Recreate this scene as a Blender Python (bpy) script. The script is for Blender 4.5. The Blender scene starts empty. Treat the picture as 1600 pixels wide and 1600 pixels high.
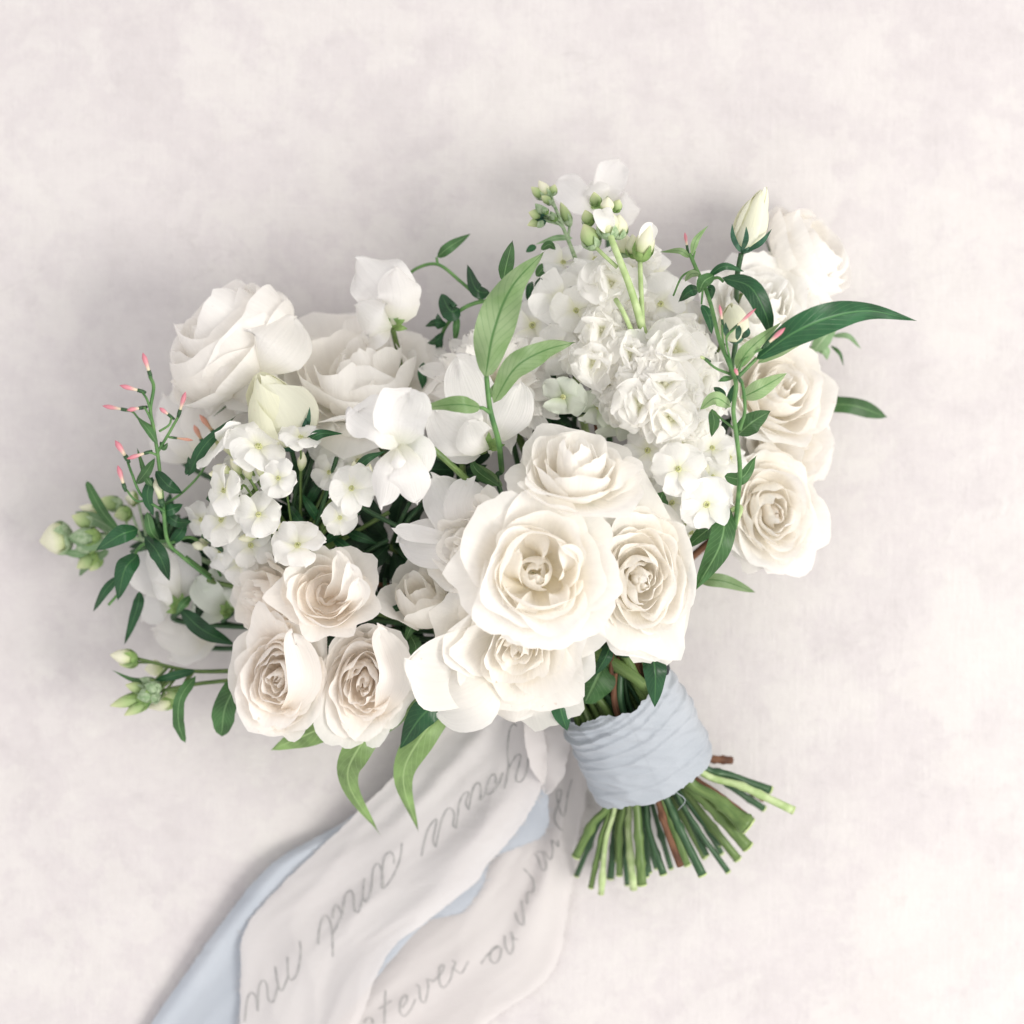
import bpy, math, random
import numpy as np
from mathutils import Vector, noise as mnoise
from mathutils.bvhtree import BVHTree

# ------------------------------------------------------------------ camera, light, exposure
sc = bpy.context.scene
COL = sc.collection
H = 1.20                      # camera height above the tabletop (m)
S = 0.00033                   # metres per photograph pixel on the tabletop
cam = bpy.data.cameras.new('camera'); cam_o = bpy.data.objects.new('camera', cam); COL.objects.link(cam_o)
cam_o.location = (0, 0, H)
cam.sensor_width = 36; cam.lens = 36 * H / (1600 * S)
cam.clip_start = 0.05; cam.clip_end = 20
cam.dof.use_dof = True; cam.dof.focus_distance = H - 0.115; cam.dof.aperture_fstop = 4.4
sc.camera = cam_o

w = bpy.data.worlds.new('World'); sc.world = w; w.use_nodes = True
bg = w.node_tree.nodes['Background']
bg.inputs['Color'].default_value = (1.0, 0.972, 0.975, 1); bg.inputs['Strength'].default_value = 1.03

def area(name, loc, target, size, power, col):
    l = bpy.data.lights.new(name, 'AREA'); l.shape = 'SQUARE'; l.size = size; l.energy = power; l.color = col
    o = bpy.data.objects.new(name, l); COL.objects.link(o); o.location = loc
    o.rotation_euler = (Vector(target) - Vector(loc)).to_track_quat('-Z', 'Y').to_euler()
area('window_light', (1.80, -0.55, 1.85), (0.05, 0.0, 0.03), 1.1, 54, (1.0, 0.968, 0.905))

sc.view_settings.view_transform = 'Standard'; sc.view_settings.look = 'None'
sc.view_settings.exposure = 0.04; sc.view_settings.gamma = 1.0
sc.cycles.max_bounces = 24; sc.cycles.diffuse_bounces = 18; sc.cycles.transmission_bounces = 18
sc.cycles.transparent_max_bounces = 12

# ------------------------------------------------------------------ helpers
rnd = random.Random(7)
Zv = np.array([0., 0., 1.])
def P(px, py, z=0.0):
    k = S * (H - z) / H
    return np.array([(px - 800) * k, (800 - py) * k, z])
def M(px, z=0.0): return px * S * (H - z) / H
def nz(v):
    v = np.asarray(v, float); n = np.linalg.norm(v)
    return v / n if n > 1e-9 else np.array([0, 0, 1.])
def spline(pts, n):
    p = np.asarray(pts, float)
    if p.ndim == 1: p = p[:, None]
    if len(p) == 2:
        t = np.linspace(0, 1, n)[:, None]; return p[0] * (1 - t) + p[1] * t
    q = np.vstack([2 * p[0] - p[1], p, 2 * p[-1] - p[-2]])
    out = []
    for s in np.linspace(0, len(p) - 1 - 1e-6, n):
        i = int(s); t = s - i
        a, b, c, d = q[i], q[i + 1], q[i + 2], q[i + 3]
        out.append(0.5 * (2 * b + (c - a) * t + (2 * a - 5 * b + 4 * c - d) * t * t + (3 * b - a - 3 * c + d) * t ** 3))
    return np.array(out)

def tag(o, label=None, cat=None, group=None, kind=None):
    if label: o['label'] = label
    if cat: o['category'] = cat
    if group: o['group'] = group
    if kind: o['kind'] = kind
    return o
class Thing:
    def __init__(s, name, label, cat, loc, group=None):
        s.o = bpy.data.objects.new(name, None); COL.objects.link(s.o)
        s.o.location = loc; s.o.empty_display_size = 0.01
        s.loc = np.array(loc, float); tag(s.o, label, cat, group)
def obj(name, verts, faces, mat, thing=None, parent=None, uv=None, smooth=True, label=None):
    v = np.asarray(verts, float)
    if thing is not None: v = v - thing.loc
    me = bpy.data.meshes.new(name)
    me.from_pydata(v.tolist(), [], faces)
    if smooth: me.polygons.foreach_set('use_smooth', [True] * len(me.polygons))
    if uv is not None:
        l = me.uv_layers.new(name='UVMap')
        idx = np.empty(len(me.loops), dtype=np.int32); me.loops.foreach_get('vertex_index', idx)
        l.data.foreach_set('uv', np.asarray(uv, np.float32)[idx].ravel())
    mats = mat if isinstance(mat, (list, tuple)) else [mat]
    for m in mats: me.materials.append(m)
    o = bpy.data.objects.new(name, me); COL.objects.link(o)
    if parent is not None: o.parent = parent
    elif thing is not None: o.parent = thing.o
    if label: o['label'] = label
    return o
def grid_faces(nv, nu, base=0, wrap=False):
    f = []
    for i in range(nv - 1):
        for j in range(nu - 1 if not wrap else nu):
            j2 = (j + 1) % nu
            f.append((base + i * nu + j, base + i * nu + j2, base + (i + 1) * nu + j2, base + (i + 1) * nu + j))
    return f
def frame(axis):
    a = nz(axis)
    r = np.array([1., 0, 0]) if abs(a[0]) < 0.8 else np.array([0, 1., 0])
    e1 = nz(np.cross(np.cross(a, r), a)); e2 = np.cross(a, e1)
    return e1, e2, a

class Buf:                                  # several shapes collected into one mesh
    def __init__(s): s.v = []; s.f = []; s.uv = []
    def add(s, v, f, uv=None):
        b = len(s.v); s.v += [tuple(x) for x in v]; s.f += [tuple(i + b for i in q) for q in f]
        s.uv += [tuple(x) for x in (uv if uv is not None else [(0.5, 0.5)] * len(v))]
    def build(s, name, mat, thing=None, parent=None, label=None, smooth=True):
        return obj(name, s.v, s.f, mat, thing, parent, s.uv, smooth, label)

def tube_geo(pts, radii, n=None, sides=8, cap=True, rough=0.0, seed=0):
    n = n or max(6, 5 * len(pts))
    p = spline(pts, n); r = spline(radii if np.ndim(radii) else [radii] * 2, n)[:, 0]
    rg = np.random.RandomState(seed)
    T = np.gradient(p, axis=0); v = []; uv = []
    ref = np.array([0.3, 0.2, 1.0])
    for i in range(n):
        t = nz(T[i]); a = np.cross(t, ref)
        if np.linalg.norm(a) < 0.05: a = np.cross(t, np.array([1., 0, 0]))
        a = nz(a); b = np.cross(t, a)
        for k in range(sides):
            th = 2 * math.pi * k / sides
            rr = r[i] * (1 + rough * rg.randn())
            v.append(p[i] + rr * (math.cos(th) * a + math.sin(th) * b)); uv.append((k / sides, i / (n - 1)))
    f = grid_faces(n, sides, 0, True)
    if cap:
        f.append(tuple(range(sides - 1, -1, -1))); f.append(tuple((n - 1) * sides + k for k in range(sides)))
    return v, f, uv
def tube(name, pts, radii, mat, thing, parent=None, **k):
    lab = k.pop('label', None)
    v, f, uv = tube_geo(pts, radii, **k)
    return obj(name, v, f, mat, thing, parent, uv, label=lab)
def spindle_geo(p0, p1, prof, sides=8, n=10, bend=None):
    p0 = np.asarray(p0); p1 = np.asarray(p1); e1, e2, a = frame(p1 - p0)
    tt = np.linspace(0, 1, n); r = np.interp(tt, np.linspace(0, 1, len(prof)), prof)
    v = []; uv = []
    for i, t in enumerate(tt):
        c = p0 + (p1 - p0) * t
        if bend is not None: c = c + np.asarray(bend) * math.sin(math.pi * t)
        for k in range(sides):
            th = 2 * math.pi * k / sides
            v.append(c + max(r[i], 1e-5) * (math.cos(th) * e1 + math.sin(th) * e2)); uv.append((k / sides, t))
    f = grid_faces(n, sides, 0, True)
    f.append(tuple(range(sides - 1, -1, -1))); f.append(tuple((n - 1) * sides + k for k in range(sides)))
    return v, f, uv

def prof_leaf(t): return (t ** 0.62) * ((1 - t) ** 0.85) * 1.98
def prof_lance(t): return np.sin(np.pi * t ** 0.75) ** 0.9 * (1 - 0.25 * t)
def prof_oval(t): return np.sqrt(np.clip(1 - (2 * t - 1) ** 2, 0, 1)) ** 1.1 * (1.05 - 0.1 * t)
def prof_petal(t):
    a = np.sin(0.5 * np.pi * np.clip(t / 0.62, 0, 1)) ** 0.85
    b = np.sqrt(np.clip(1 - (np.clip(t - 0.62, 0, 1) / 0.38) ** 2.4, 0, 1))
    return (0.08 + 0.92 * a) * b
def prof_strap(t): return np.clip(np.minimum(t / 0.15, (1 - t) / 0.3), 0, 1) ** 0.6
PROF = dict(leaf=prof_leaf, lance=prof_lance, oval=prof_oval, petal=prof_petal, strap=prof_strap)

def blade_geo(pts, hw, prof='leaf', roll=0, twist=0, cup=0, fold=0, wave=0, wf=3.0, nu=9, nv=16, seed=0, ref=Zv, jag=0, notch=0, shift=0, irr=None):
    rg = np.random.RandomState(seed)
    t = np.linspace(0, 1, nv)
    if prof in ('petal', 'oval'): t = 1 - (1 - t) ** 1.9
    fine = spline(pts, 81); p = np.stack([np.interp(t, np.linspace(0, 1, 81), fine[:, c]) for c in range(3)], 1); T = np.gradient(fine, axis=0)
    T = np.stack([np.interp(t, np.linspace(0, 1, 81), T[:, c]) for c in range(3)], 1)
    wd = PROF[prof](t) * hw
    ph1, ph2, ph3, ph4, ph5 = rg.rand(5) * 6.28
    if irr is None: irr = .07 if prof == 'petal' else .035
    v = []; uv = []; us = np.linspace(-1, 1, nu)
    L = np.linalg.norm(np.diff(p, axis=0), axis=1).sum()
    for i in range(nv):
        tt = nz(T[i]); s = np.cross(tt, ref)
        if np.linalg.norm(s) < 0.08: s = np.cross(tt, np.array([0.5, 0.8, 0.2]))
        s = nz(s); n = np.cross(s, tt)
        a = math.radians(roll + twist * (t[i] - 0.3)); ca, sa = math.cos(a), math.sin(a)
        s, n = s * ca + n * sa, n * ca - s * sa
        for u in us:
            ww = wd[i] * (1 + (jag * rg.randn() if abs(u) > .99 else 0))
            if irr:
                ww *= 1 + irr * (math.sin(5.2 * t[i] + (ph3 if u > 0 else ph4)) + .6 * math.sin(11 * t[i] + ph5 + u))
            off = hw * (cup * u * u * (wd[i] / hw) + fold * abs(u) * (wd[i] / hw))
            ph = ph1 if u > 0 else ph2
            off += hw * wave * abs(u) ** 1.6 * math.sin(wf * 2 * math.pi * t[i] + ph) * min(1, wd[i] / hw * 1.5)
            q = p[i] + s * (u * ww + shift * hw * math.sin(math.pi * t[i])) + n * off
            if notch and t[i] > 0.75: q = q - tt * notch * L * math.exp(-(u / 0.3) ** 2) * (t[i] - 0.75) / 0.25
            if irr: q = q + tt * L * irr * .55 * t[i] ** 3 * (math.sin(3.1 * u + ph4) + .6 * math.sin(7.3 * u + ph5)) + n * hw * irr * .9 * t[i] ** 2 * math.sin(4.1 * u + ph3)
            v.append(q); uv.append(((u + 1) / 2, t[i]))
    return v, grid_faces(nv, nu), uv
def blade(name, pts, hw, mat, thing, parent=None, label=None, **k):
    v, f, uv = blade_geo(pts, hw, **k)
    return obj(name, v, f, mat, thing, parent, uv, label=label)
def PP(l, z=None):
    """list of (px,py,z) to points"""
    return [P(*q) if len(q) == 3 else P(q[0], q[1], z) for q in l]

# ------------------------------------------------------------------ materials
def newmat(name):
    m = bpy.data.materials.new(name); m.use_nodes = True
    nt = m.node_tree; nt.nodes.clear()
    out = nt.nodes.new('ShaderNodeOutputMaterial')
    return m, nt, out
def N(nt, t, **k):
    n = nt.nodes.new(t)
    for a, b in k.items():
        if a.startswith('i_'): n.inputs[a[2:].replace('_', ' ')].default_value = b
        else: setattr(n, a, b)
    return n
def ramp(nt, fac, stops):
    r = nt.nodes.new('ShaderNodeValToRGB'); e = r.color_ramp.elements
    while len(e) < len(stops): e.new(0.5)
    for i, (p, c) in enumerate(stops): e[i].position = p; e[i].color = (*c, 1)
    nt.links.new(fac, r.inputs['Fac']); return r.outputs['Color']

def petal_mat(name, col, base, transl=0.33, vein=0.25, edge=None, tcol=None, fleck=0.5):
    m, nt, out = newmat(name); L = nt.links.new
    uv = N(nt, 'ShaderNodeUVMap'); sp = N(nt, 'ShaderNodeSeparateXYZ'); L(uv.outputs[0], sp.inputs[0])
    oi = N(nt, 'ShaderNodeObjectInfo')
    c = ramp(nt, sp.outputs['Y'], [(0.0, base), (0.42, col), (0.9, col), (1.0, edge or col)])
    # soft blotches of the petal's own tone
    tc = N(nt, 'ShaderNodeTexCoord'); n1 = N(nt, 'ShaderNodeTexNoise'); n1.inputs['Scale'].default_value = 55; n1.inputs['Detail'].default_value = 3
    L(tc.outputs['Object'], n1.inputs['Vector'])
    hs = N(nt, 'ShaderNodeHueSaturation'); L(c, hs.inputs['Color'])
    mr = N(nt, 'ShaderNodeMapRange'); L(n1.outputs[0], mr.inputs[0]); mr.inputs[3].default_value = 0.97; mr.inputs[4].default_value = 1.01
    L(mr.outputs[0], hs.inputs['Value'])
    mr2 = N(nt, 'ShaderNodeMapRange'); L(oi.outputs['Random'], mr2.inputs[0]); mr2.inputs[3].default_value = 0.75; mr2.inputs[4].default_value = 1.3
    L(mr2.outputs[0], hs.inputs['Saturation'])
    mp = N(nt, 'ShaderNodeMapping'); mp.inputs['Scale'].default_value = (26, 1.6, 1); L(uv.outputs[0], mp.inputs[0])
    n2 = N(nt, 'ShaderNodeTexNoise'); n2.inputs['Scale'].default_value = 1.0; n2.inputs['Detail'].default_value = 2; L(mp.outputs[0], n2.inputs['Vector'])
    n3 = N(nt, 'ShaderNodeTexNoise'); n3.inputs['Scale'].default_value = 140; n3.inputs['Detail'].default_value = 2; L(tc.outputs['Object'], n3.inputs['Vector'])
    ad = N(nt, 'ShaderNodeMath', operation='ADD'); L(n2.outputs[0], ad.inputs[0]); L(n3.outputs[0], ad.inputs[1])
    bp = N(nt, 'ShaderNodeBump'); bp.inputs['Strength'].default_value = vein; bp.inputs['Distance'].default_value = 0.0009; L(ad.outputs[0], bp.inputs['Height'])
    vc = N(nt, 'ShaderNodeMapRange'); L(n2.outputs[0], vc.inputs[0]); vc.inputs[1].default_value = .3; vc.inputs[2].default_value = .7; vc.inputs[3].default_value = 0.955; vc.inputs[4].default_value = 1.0
    vm = N(nt, 'ShaderNodeMix', data_type='RGBA', blend_type='MULTIPLY'); vm.inputs[0].default_value = 1; L(hs.outputs[0], vm.inputs[6]); L(vc.outputs[0], vm.inputs[7])
    # browned flecks near the rim
    n4 = N(nt, 'ShaderNodeTexNoise'); n4.inputs['Scale'].default_value = 260; n4.inputs['Detail'].default_value = 2; L(tc.outputs['Object'], n4.inputs['Vector'])
    fk = N(nt, 'ShaderNodeMapRange'); L(n4.outputs[0], fk.inputs[0]); fk.inputs[1].default_value = .72; fk.inputs[2].default_value = .80; fk.inputs[4].default_value = fleck
    rm = N(nt, 'ShaderNodeMapRange'); L(sp.outputs['Y'], rm.inputs[0]); rm.inputs[1].default_value = .80; rm.inputs[2].default_value = .97
    fm = N(nt, 'ShaderNodeMath', operation='MULTIPLY'); L(fk.outputs[0], fm.inputs[0]); L(rm.outputs[0], fm.inputs[1])
    fx = N(nt, 'ShaderNodeMix', data_type='RGBA'); L(fm.outputs[0], fx.inputs[0]); L(vm.outputs[2], fx.inputs[6]); fx.inputs[7].default_value = (0.62, 0.40, 0.26, 1)
    pr = N(nt, 'ShaderNodeBsdfPrincipled'); L(fx.outputs[2], pr.inputs['Base Color']); pr.inputs['Roughness'].default_value = 0.62
    pr.inputs['Specular IOR Level'].default_value = 0.22; L(bp.outputs[0], pr.inputs['Normal'])
    pr.inputs['Sheen Weight'].default_value = 0.12
    tr = N(nt, 'ShaderNodeBsdfTranslucent'); L(bp.outputs[0], tr.inputs['Normal'])
    if tcol:
        mx = N(nt, 'ShaderNodeMix', data_type='RGBA', blend_type='MULTIPLY'); mx.inputs[0].default_value = 1
        L(hs.outputs[0], mx.inputs[6]); mx.inputs[7].default_value = (*tcol, 1); L(mx.outputs[2], tr.inputs['Color'])
    else: L(fx.outputs[2], tr.inputs['Color'])
    mix = N(nt, 'ShaderNodeMixShader'); mix.inputs[0].default_value = transl
    L(pr.outputs[0], mix.inputs[1]); L(tr.outputs[0], mix.inputs[2]); L(mix.outputs[0], out.inputs[0])
    return m

def leaf_mat(name, col, rib, dark=None, transl=0.22, rough=0.42):
    m, nt, out = newmat(name); L = nt.links.new
    uv = N(nt, 'ShaderNodeUVMap'); sp = N(nt, 'ShaderNodeSeparateXYZ'); L(uv.outputs[0], sp.inputs[0])
    a = N(nt, 'ShaderNodeMath', operation='SUBTRACT'); L(sp.outputs['X'], a.inputs[0]); a.inputs[1].default_value = 0.5
    b = N(nt, 'ShaderNodeMath', operation='ABSOLUTE'); L(a.outputs[0], b.inputs[0])
    # side veins: stripes slanting away from the midrib
    k = N(nt, 'ShaderNodeMath', operation='MULTIPLY'); L(sp.outputs['Y'], k.inputs[0]); k.inputs[1].default_value = 11
    k2 = N(nt, 'ShaderNodeMath', operation='MULTIPLY_ADD'); L(b.outputs[0], k2.inputs[0]); k2.inputs[1].default_value = -5.5; L(k.outputs[0], k2.inputs[2])
    fr = N(nt, 'ShaderNodeMath', operation='FRACT'); L(k2.outputs[0], fr.inputs[0])
    pp = N(nt, 'ShaderNodeMath', operation='PINGPONG'); L(k2.outputs[0], pp.inputs[0]); pp.inputs[1].default_value = 0.5
    vr = N(nt, 'ShaderNodeMapRange'); L(pp.outputs[0], vr.inputs[0]); vr.inputs[1].default_value = 0.0; vr.inputs[2].default_value = 0.09; vr.inputs[3].default_value = 0.5; vr.inputs[4].default_value = 0
    mr = N(nt, 'ShaderNodeMapRange'); L(b.outputs[0], mr.inputs[0]); mr.inputs[1].default_value = 0.018; mr.inputs[2].default_value = 0.05; mr.inputs[3].default_value = 1; mr.inputs[4].default_value = 0
    mxv = N(nt, 'ShaderNodeMath', operation='MAXIMUM'); L(vr.outputs[0], mxv.inputs[0]); L(mr.outputs[0], mxv.inputs[1])
    tc = N(nt, 'ShaderNodeTexCoord'); n1 = N(nt, 'ShaderNodeTexNoise'); n1.inputs['Scale'].default_value = 70; n1.inputs['Detail'].default_value = 4
    L(tc.outputs['Object'], n1.inputs['Vector'])
    d = dark or tuple(x * 0.50 for x in col)
    c = ramp(nt, n1.outputs[0], [(0.3, d), (0.62, col)])
    mx = N(nt, 'ShaderNodeMix', data_type='RGBA'); L(mxv.outputs[0], mx.inputs[0]); L(c, mx.inputs[6]); mx.inputs[7].default_value = (*rib, 1)
    oi = N(nt, 'ShaderNodeObjectInfo'); hs = N(nt, 'ShaderNodeHueSaturation'); L(mx.outputs[2], hs.inputs['Color'])
    r1 = N(nt, 'ShaderNodeMapRange'); L(oi.outputs['Random'], r1.inputs[0]); r1.inputs[3].default_value = 0.75; r1.inputs[4].default_value = 1.25; L(r1.outputs[0], hs.inputs['Value'])
    bp = N(nt, 'ShaderNodeBump'); bp.inputs['Strength'].default_value = 0.35; bp.inputs['Distance'].default_value = 0.0006
    iv = N(nt, 'ShaderNodeMath', operation='SUBTRACT'); L(n1.outputs[0], iv.inputs[0]); L(mxv.outputs[0], iv.inputs[1]); L(iv.outputs[0], bp.inputs['Height'])
    pr = N(nt, 'ShaderNodeBsdfPrincipled'); L(hs.outputs[0], pr.inputs['Base Color']); pr.inputs['Roughness'].default_value = rough
    pr.inputs['Specular IOR Level'].default_value = 0.4; L(bp.outputs[0], pr.inputs['Normal'])
    tr = N(nt, 'ShaderNodeBsdfTranslucent'); L(hs.outputs[0], tr.inputs['Color'])
    mix = N(nt, 'ShaderNodeMixShader'); mix.inputs[0].default_value = transl
    L(pr.outputs[0], mix.inputs[1]); L(tr.outputs[0], mix.inputs[2]); L(mix.outputs[0], out.inputs[0])
    return m

def plain_mat(name, c1, c2, scale=(200, 200, 200), rough=0.55, bump=0.2, coords='Object', transl=0.0, c3=None):
    m, nt, out = newmat(name); L = nt.links.new
    tc = N(nt, 'ShaderNodeTexCoord'); mp = N(nt, 'ShaderNodeMapping'); mp.inputs['Scale'].default_value = scale
    L(tc.outputs[coords], mp.inputs[0])
    n1 = N(nt, 'ShaderNodeTexNoise'); n1.inputs['Scale'].default_value = 1; n1.inputs['Detail'].default_value = 4; L(mp.outputs[0], n1.inputs['Vector'])
    stops = [(0.35, c1), (0.65, c2)] + ([(0.8, c3)] if c3 else [])
    c = ramp(nt, n1.outputs[0], stops)
    pr = N(nt, 'ShaderNodeBsdfPrincipled'); L(c, pr.inputs['Base Color']); pr.inputs['Roughness'].default_value = rough
    pr.inputs['Specular IOR Level'].default_value = 0.3
    bp = N(nt, 'ShaderNodeBump'); bp.inputs['Strength'].default_value = bump; bp.inputs['Distance'].default_value = 0.0006; L(n1.outputs[0], bp.inputs['Height']); L(bp.outputs[0], pr.inputs['Normal'])
    if transl:
        tr = N(nt, 'ShaderNodeBsdfTranslucent'); L(c, tr.inputs['Color']); mix = N(nt, 'ShaderNodeMixShader'); mix.inputs[0].default_value = transl
        L(pr.outputs[0], mix.inputs[1]); L(tr.outputs[0], mix.inputs[2]); L(mix.outputs[0], out.inputs[0])
    else: L(pr.outputs[0], out.inputs[0])
    return m

def bud_mat(name, stops, rough=0.5, transl=0.15):
    """colour runs along the bud from base to tip"""
    m, nt, out = newmat(name); L = nt.links.new
    uv = N(nt, 'ShaderNodeUVMap'); sp = N(nt, 'ShaderNodeSeparateXYZ'); L(uv.outputs[0], sp.inputs[0])
    mp = N(nt, 'ShaderNodeMapping'); mp.inputs['Scale'].default_value = (9, 2, 1); L(uv.outputs[0], mp.inputs[0])
    n = N(nt, 'ShaderNodeTexNoise'); n.inputs['Scale'].default_value = 1; L(mp.outputs[0], n.inputs['Vector'])
    ma = N(nt, 'ShaderNodeMath', operation='MULTIPLY_ADD'); L(n.outputs[0], ma.inputs[0]); ma.inputs[1].default_value = 0.3; L(sp.outputs['Y'], ma.inputs[2])
    sb = N(nt, 'ShaderNodeMath', operation='SUBTRACT'); L(ma.outputs[0], sb.inputs[0]); sb.inputs[1].default_value = 0.15
    c = ramp(nt, sb.outputs[0], stops)
    pr = N(nt, 'ShaderNodeBsdfPrincipled'); L(c, pr.inputs['Base Color']); pr.inputs['Roughness'].default_value = rough
    tr = N(nt, 'ShaderNodeBsdfTranslucent'); L(c, tr.inputs['Color']); mix = N(nt, 'ShaderNodeMixShader'); mix.inputs[0].default_value = transl
    L(pr.outputs[0], mix.inputs[1]); L(tr.outputs[0], mix.inputs[2]); L(mix.outputs[0], out.inputs[0])
    return m

MT = {}
MT['cream'] = petal_mat('petal_cream', (0.978, 0.960, 0.924), (0.968, 0.922, 0.78), 0.52)
MT['blush'] = petal_mat('petal_blush', (0.978, 0.949, 0.910), (0.972, 0.90, 0.80), 0.52, edge=(0.96, 0.935, 0.905))
MT['white'] = petal_mat('petal_white', (0.975, 0.968, 0.945), (0.93, 0.93, 0.76), 0.50, 0.25)
MT['pea'] = petal_mat('petal_pea', (0.97, 0.958, 0.945), (0.92, 0.92, 0.80), 0.50, 0.45)
MT['ranun'] = petal_mat('petal_ranunculus', (0.976, 0.962, 0.935), (0.945, 0.925, 0.80), 0.52, 0.45)
MT['greenish'] = petal_mat('petal_greenish', (0.90, 0.90, 0.76), (0.66, 0.73, 0.42), 0.34, 0.25)
MT['shade_white'] = petal_mat('petal_green_white_shaded', (0.78, 0.82, 0.74), (0.62, 0.70, 0.48), 0.34, 0.2)  # greenish white petals, dulled so the colour carries the shade
MT['stock'] = petal_mat('petal_stock', (0.978, 0.97, 0.945), (0.92, 0.93, 0.72), 0.58, 0.2)
MT['l_dark'] = leaf_mat('leaf_dark', (0.022, 0.098, 0.036), (0.06, 0.17, 0.06), rough=0.38)
MT['l_shade'] = leaf_mat('leaf_gap_shade', (0.014, 0.052, 0.020), (0.03, 0.09, 0.03), rough=0.5)  # near-black leaf green with the shade of the gaps put into it
MT['l_mid'] = leaf_mat('leaf_mid', (0.068, 0.175, 0.055), (0.16, 0.30, 0.12))
MT['l_light'] = leaf_mat('leaf_light', (0.27, 0.43, 0.15), (0.36, 0.52, 0.22), transl=0.3)
MT['l_pale'] = leaf_mat('leaf_pale', (0.31, 0.43, 0.22), (0.09, 0.21, 0.06), dark=(0.19, 0.32, 0.12), transl=0.32)
MT['l_sage'] = leaf_mat('leaf_sage', (0.24, 0.37, 0.20), (0.36, 0.48, 0.30), dark=(0.16, 0.28, 0.13), transl=0.25, rough=0.6)
MT['stem'] = plain_mat('stem_green', (0.070, 0.130, 0.036), (0.150, 0.225, 0.070), (7, 9, 1), 0.38, 0.5, 'UV', c3=(0.27, 0.33, 0.13))
MT['stem_dark'] = plain_mat('stem_dark', (0.018, 0.060, 0.026), (0.055, 0.120, 0.050), (7, 9, 1), 0.36, 0.5, 'UV', c3=(0.13, 0.20, 0.09))
MT['stem_pale'] = plain_mat('stem_pale', (0.32, 0.44, 0.18), (0.48, 0.58, 0.31), (160, 160, 160), 0.5)
MT['stem_brown'] = plain_mat('stem_brown', (0.075, 0.032, 0.018), (0.20, 0.095, 0.05), (6, 12, 1), 0.7, 0.6, 'UV', c3=(0.40, 0.30, 0.15))
MT['vine'] = plain_mat('vine_green', (0.055, 0.15, 0.045), (0.13, 0.26, 0.085), (120, 120, 120), 0.5)
MT['cut'] = plain_mat('stem_cut_face', (0.34, 0.44, 0.17), (0.52, 0.60, 0.32), (400, 400, 400), 0.7)
MT['calyx'] = plain_mat('calyx_green', (0.16, 0.29, 0.085), (0.30, 0.43, 0.15), (200, 200, 200), 0.55, transl=0.15)
MT['calyx_d'] = plain_mat('calyx_dark', (0.02, 0.075, 0.045), (0.05, 0.14, 0.08), (200, 200, 200), 0.5)
MT['woolly'] = plain_mat('bud_woolly', (0.24, 0.36, 0.19), (0.44, 0.54, 0.36), (500, 500, 500), 0.85, 0.6, transl=0.15)
MT['eye'] = plain_mat('floret_eye', (0.44, 0.47, 0.20), (0.66, 0.66, 0.38), (800, 800, 800), 0.6)
MT['pollen'] = plain_mat('anther', (0.62, 0.50, 0.16), (0.75, 0.66, 0.30), (800, 800, 800), 0.7)
MT['pink'] = bud_mat('jasmine_bud', [(0.0, (0.62, 0.66, 0.36)), (0.28, (0.80, 0.66, 0.50)), (0.52, (0.70, 0.30, 0.34)), (1.0, (0.58, 0.17, 0.23))])
MT['coral'] = bud_mat('jasmine_bud_coral', [(0.0, (0.42, 0.40, 0.18)), (0.4, (0.72, 0.40, 0.28)), (1.0, (0.78, 0.36, 0.28))])
MT['budw'] = bud_mat('bud_cream', [(0.0, (0.38, 0.50, 0.20)), (0.30, (0.66, 0.72, 0.42)), (0.6, (0.84, 0.83, 0.66)), (1.0, (0.86, 0.85, 0.66))], 0.6, 0.25)
MT['budg'] = bud_mat('bud_green', [(0.0, (0.16, 0.28, 0.09)), (0.5, (0.36, 0.48, 0.21)), (1.0, (0.66, 0.70, 0.40))], 0.7, 0.15)
MT['ink'] = plain_mat('ink_grey', (0.24, 0.242, 0.24), (0.40, 0.395, 0.385), (300, 300, 300), 0.8)

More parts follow.
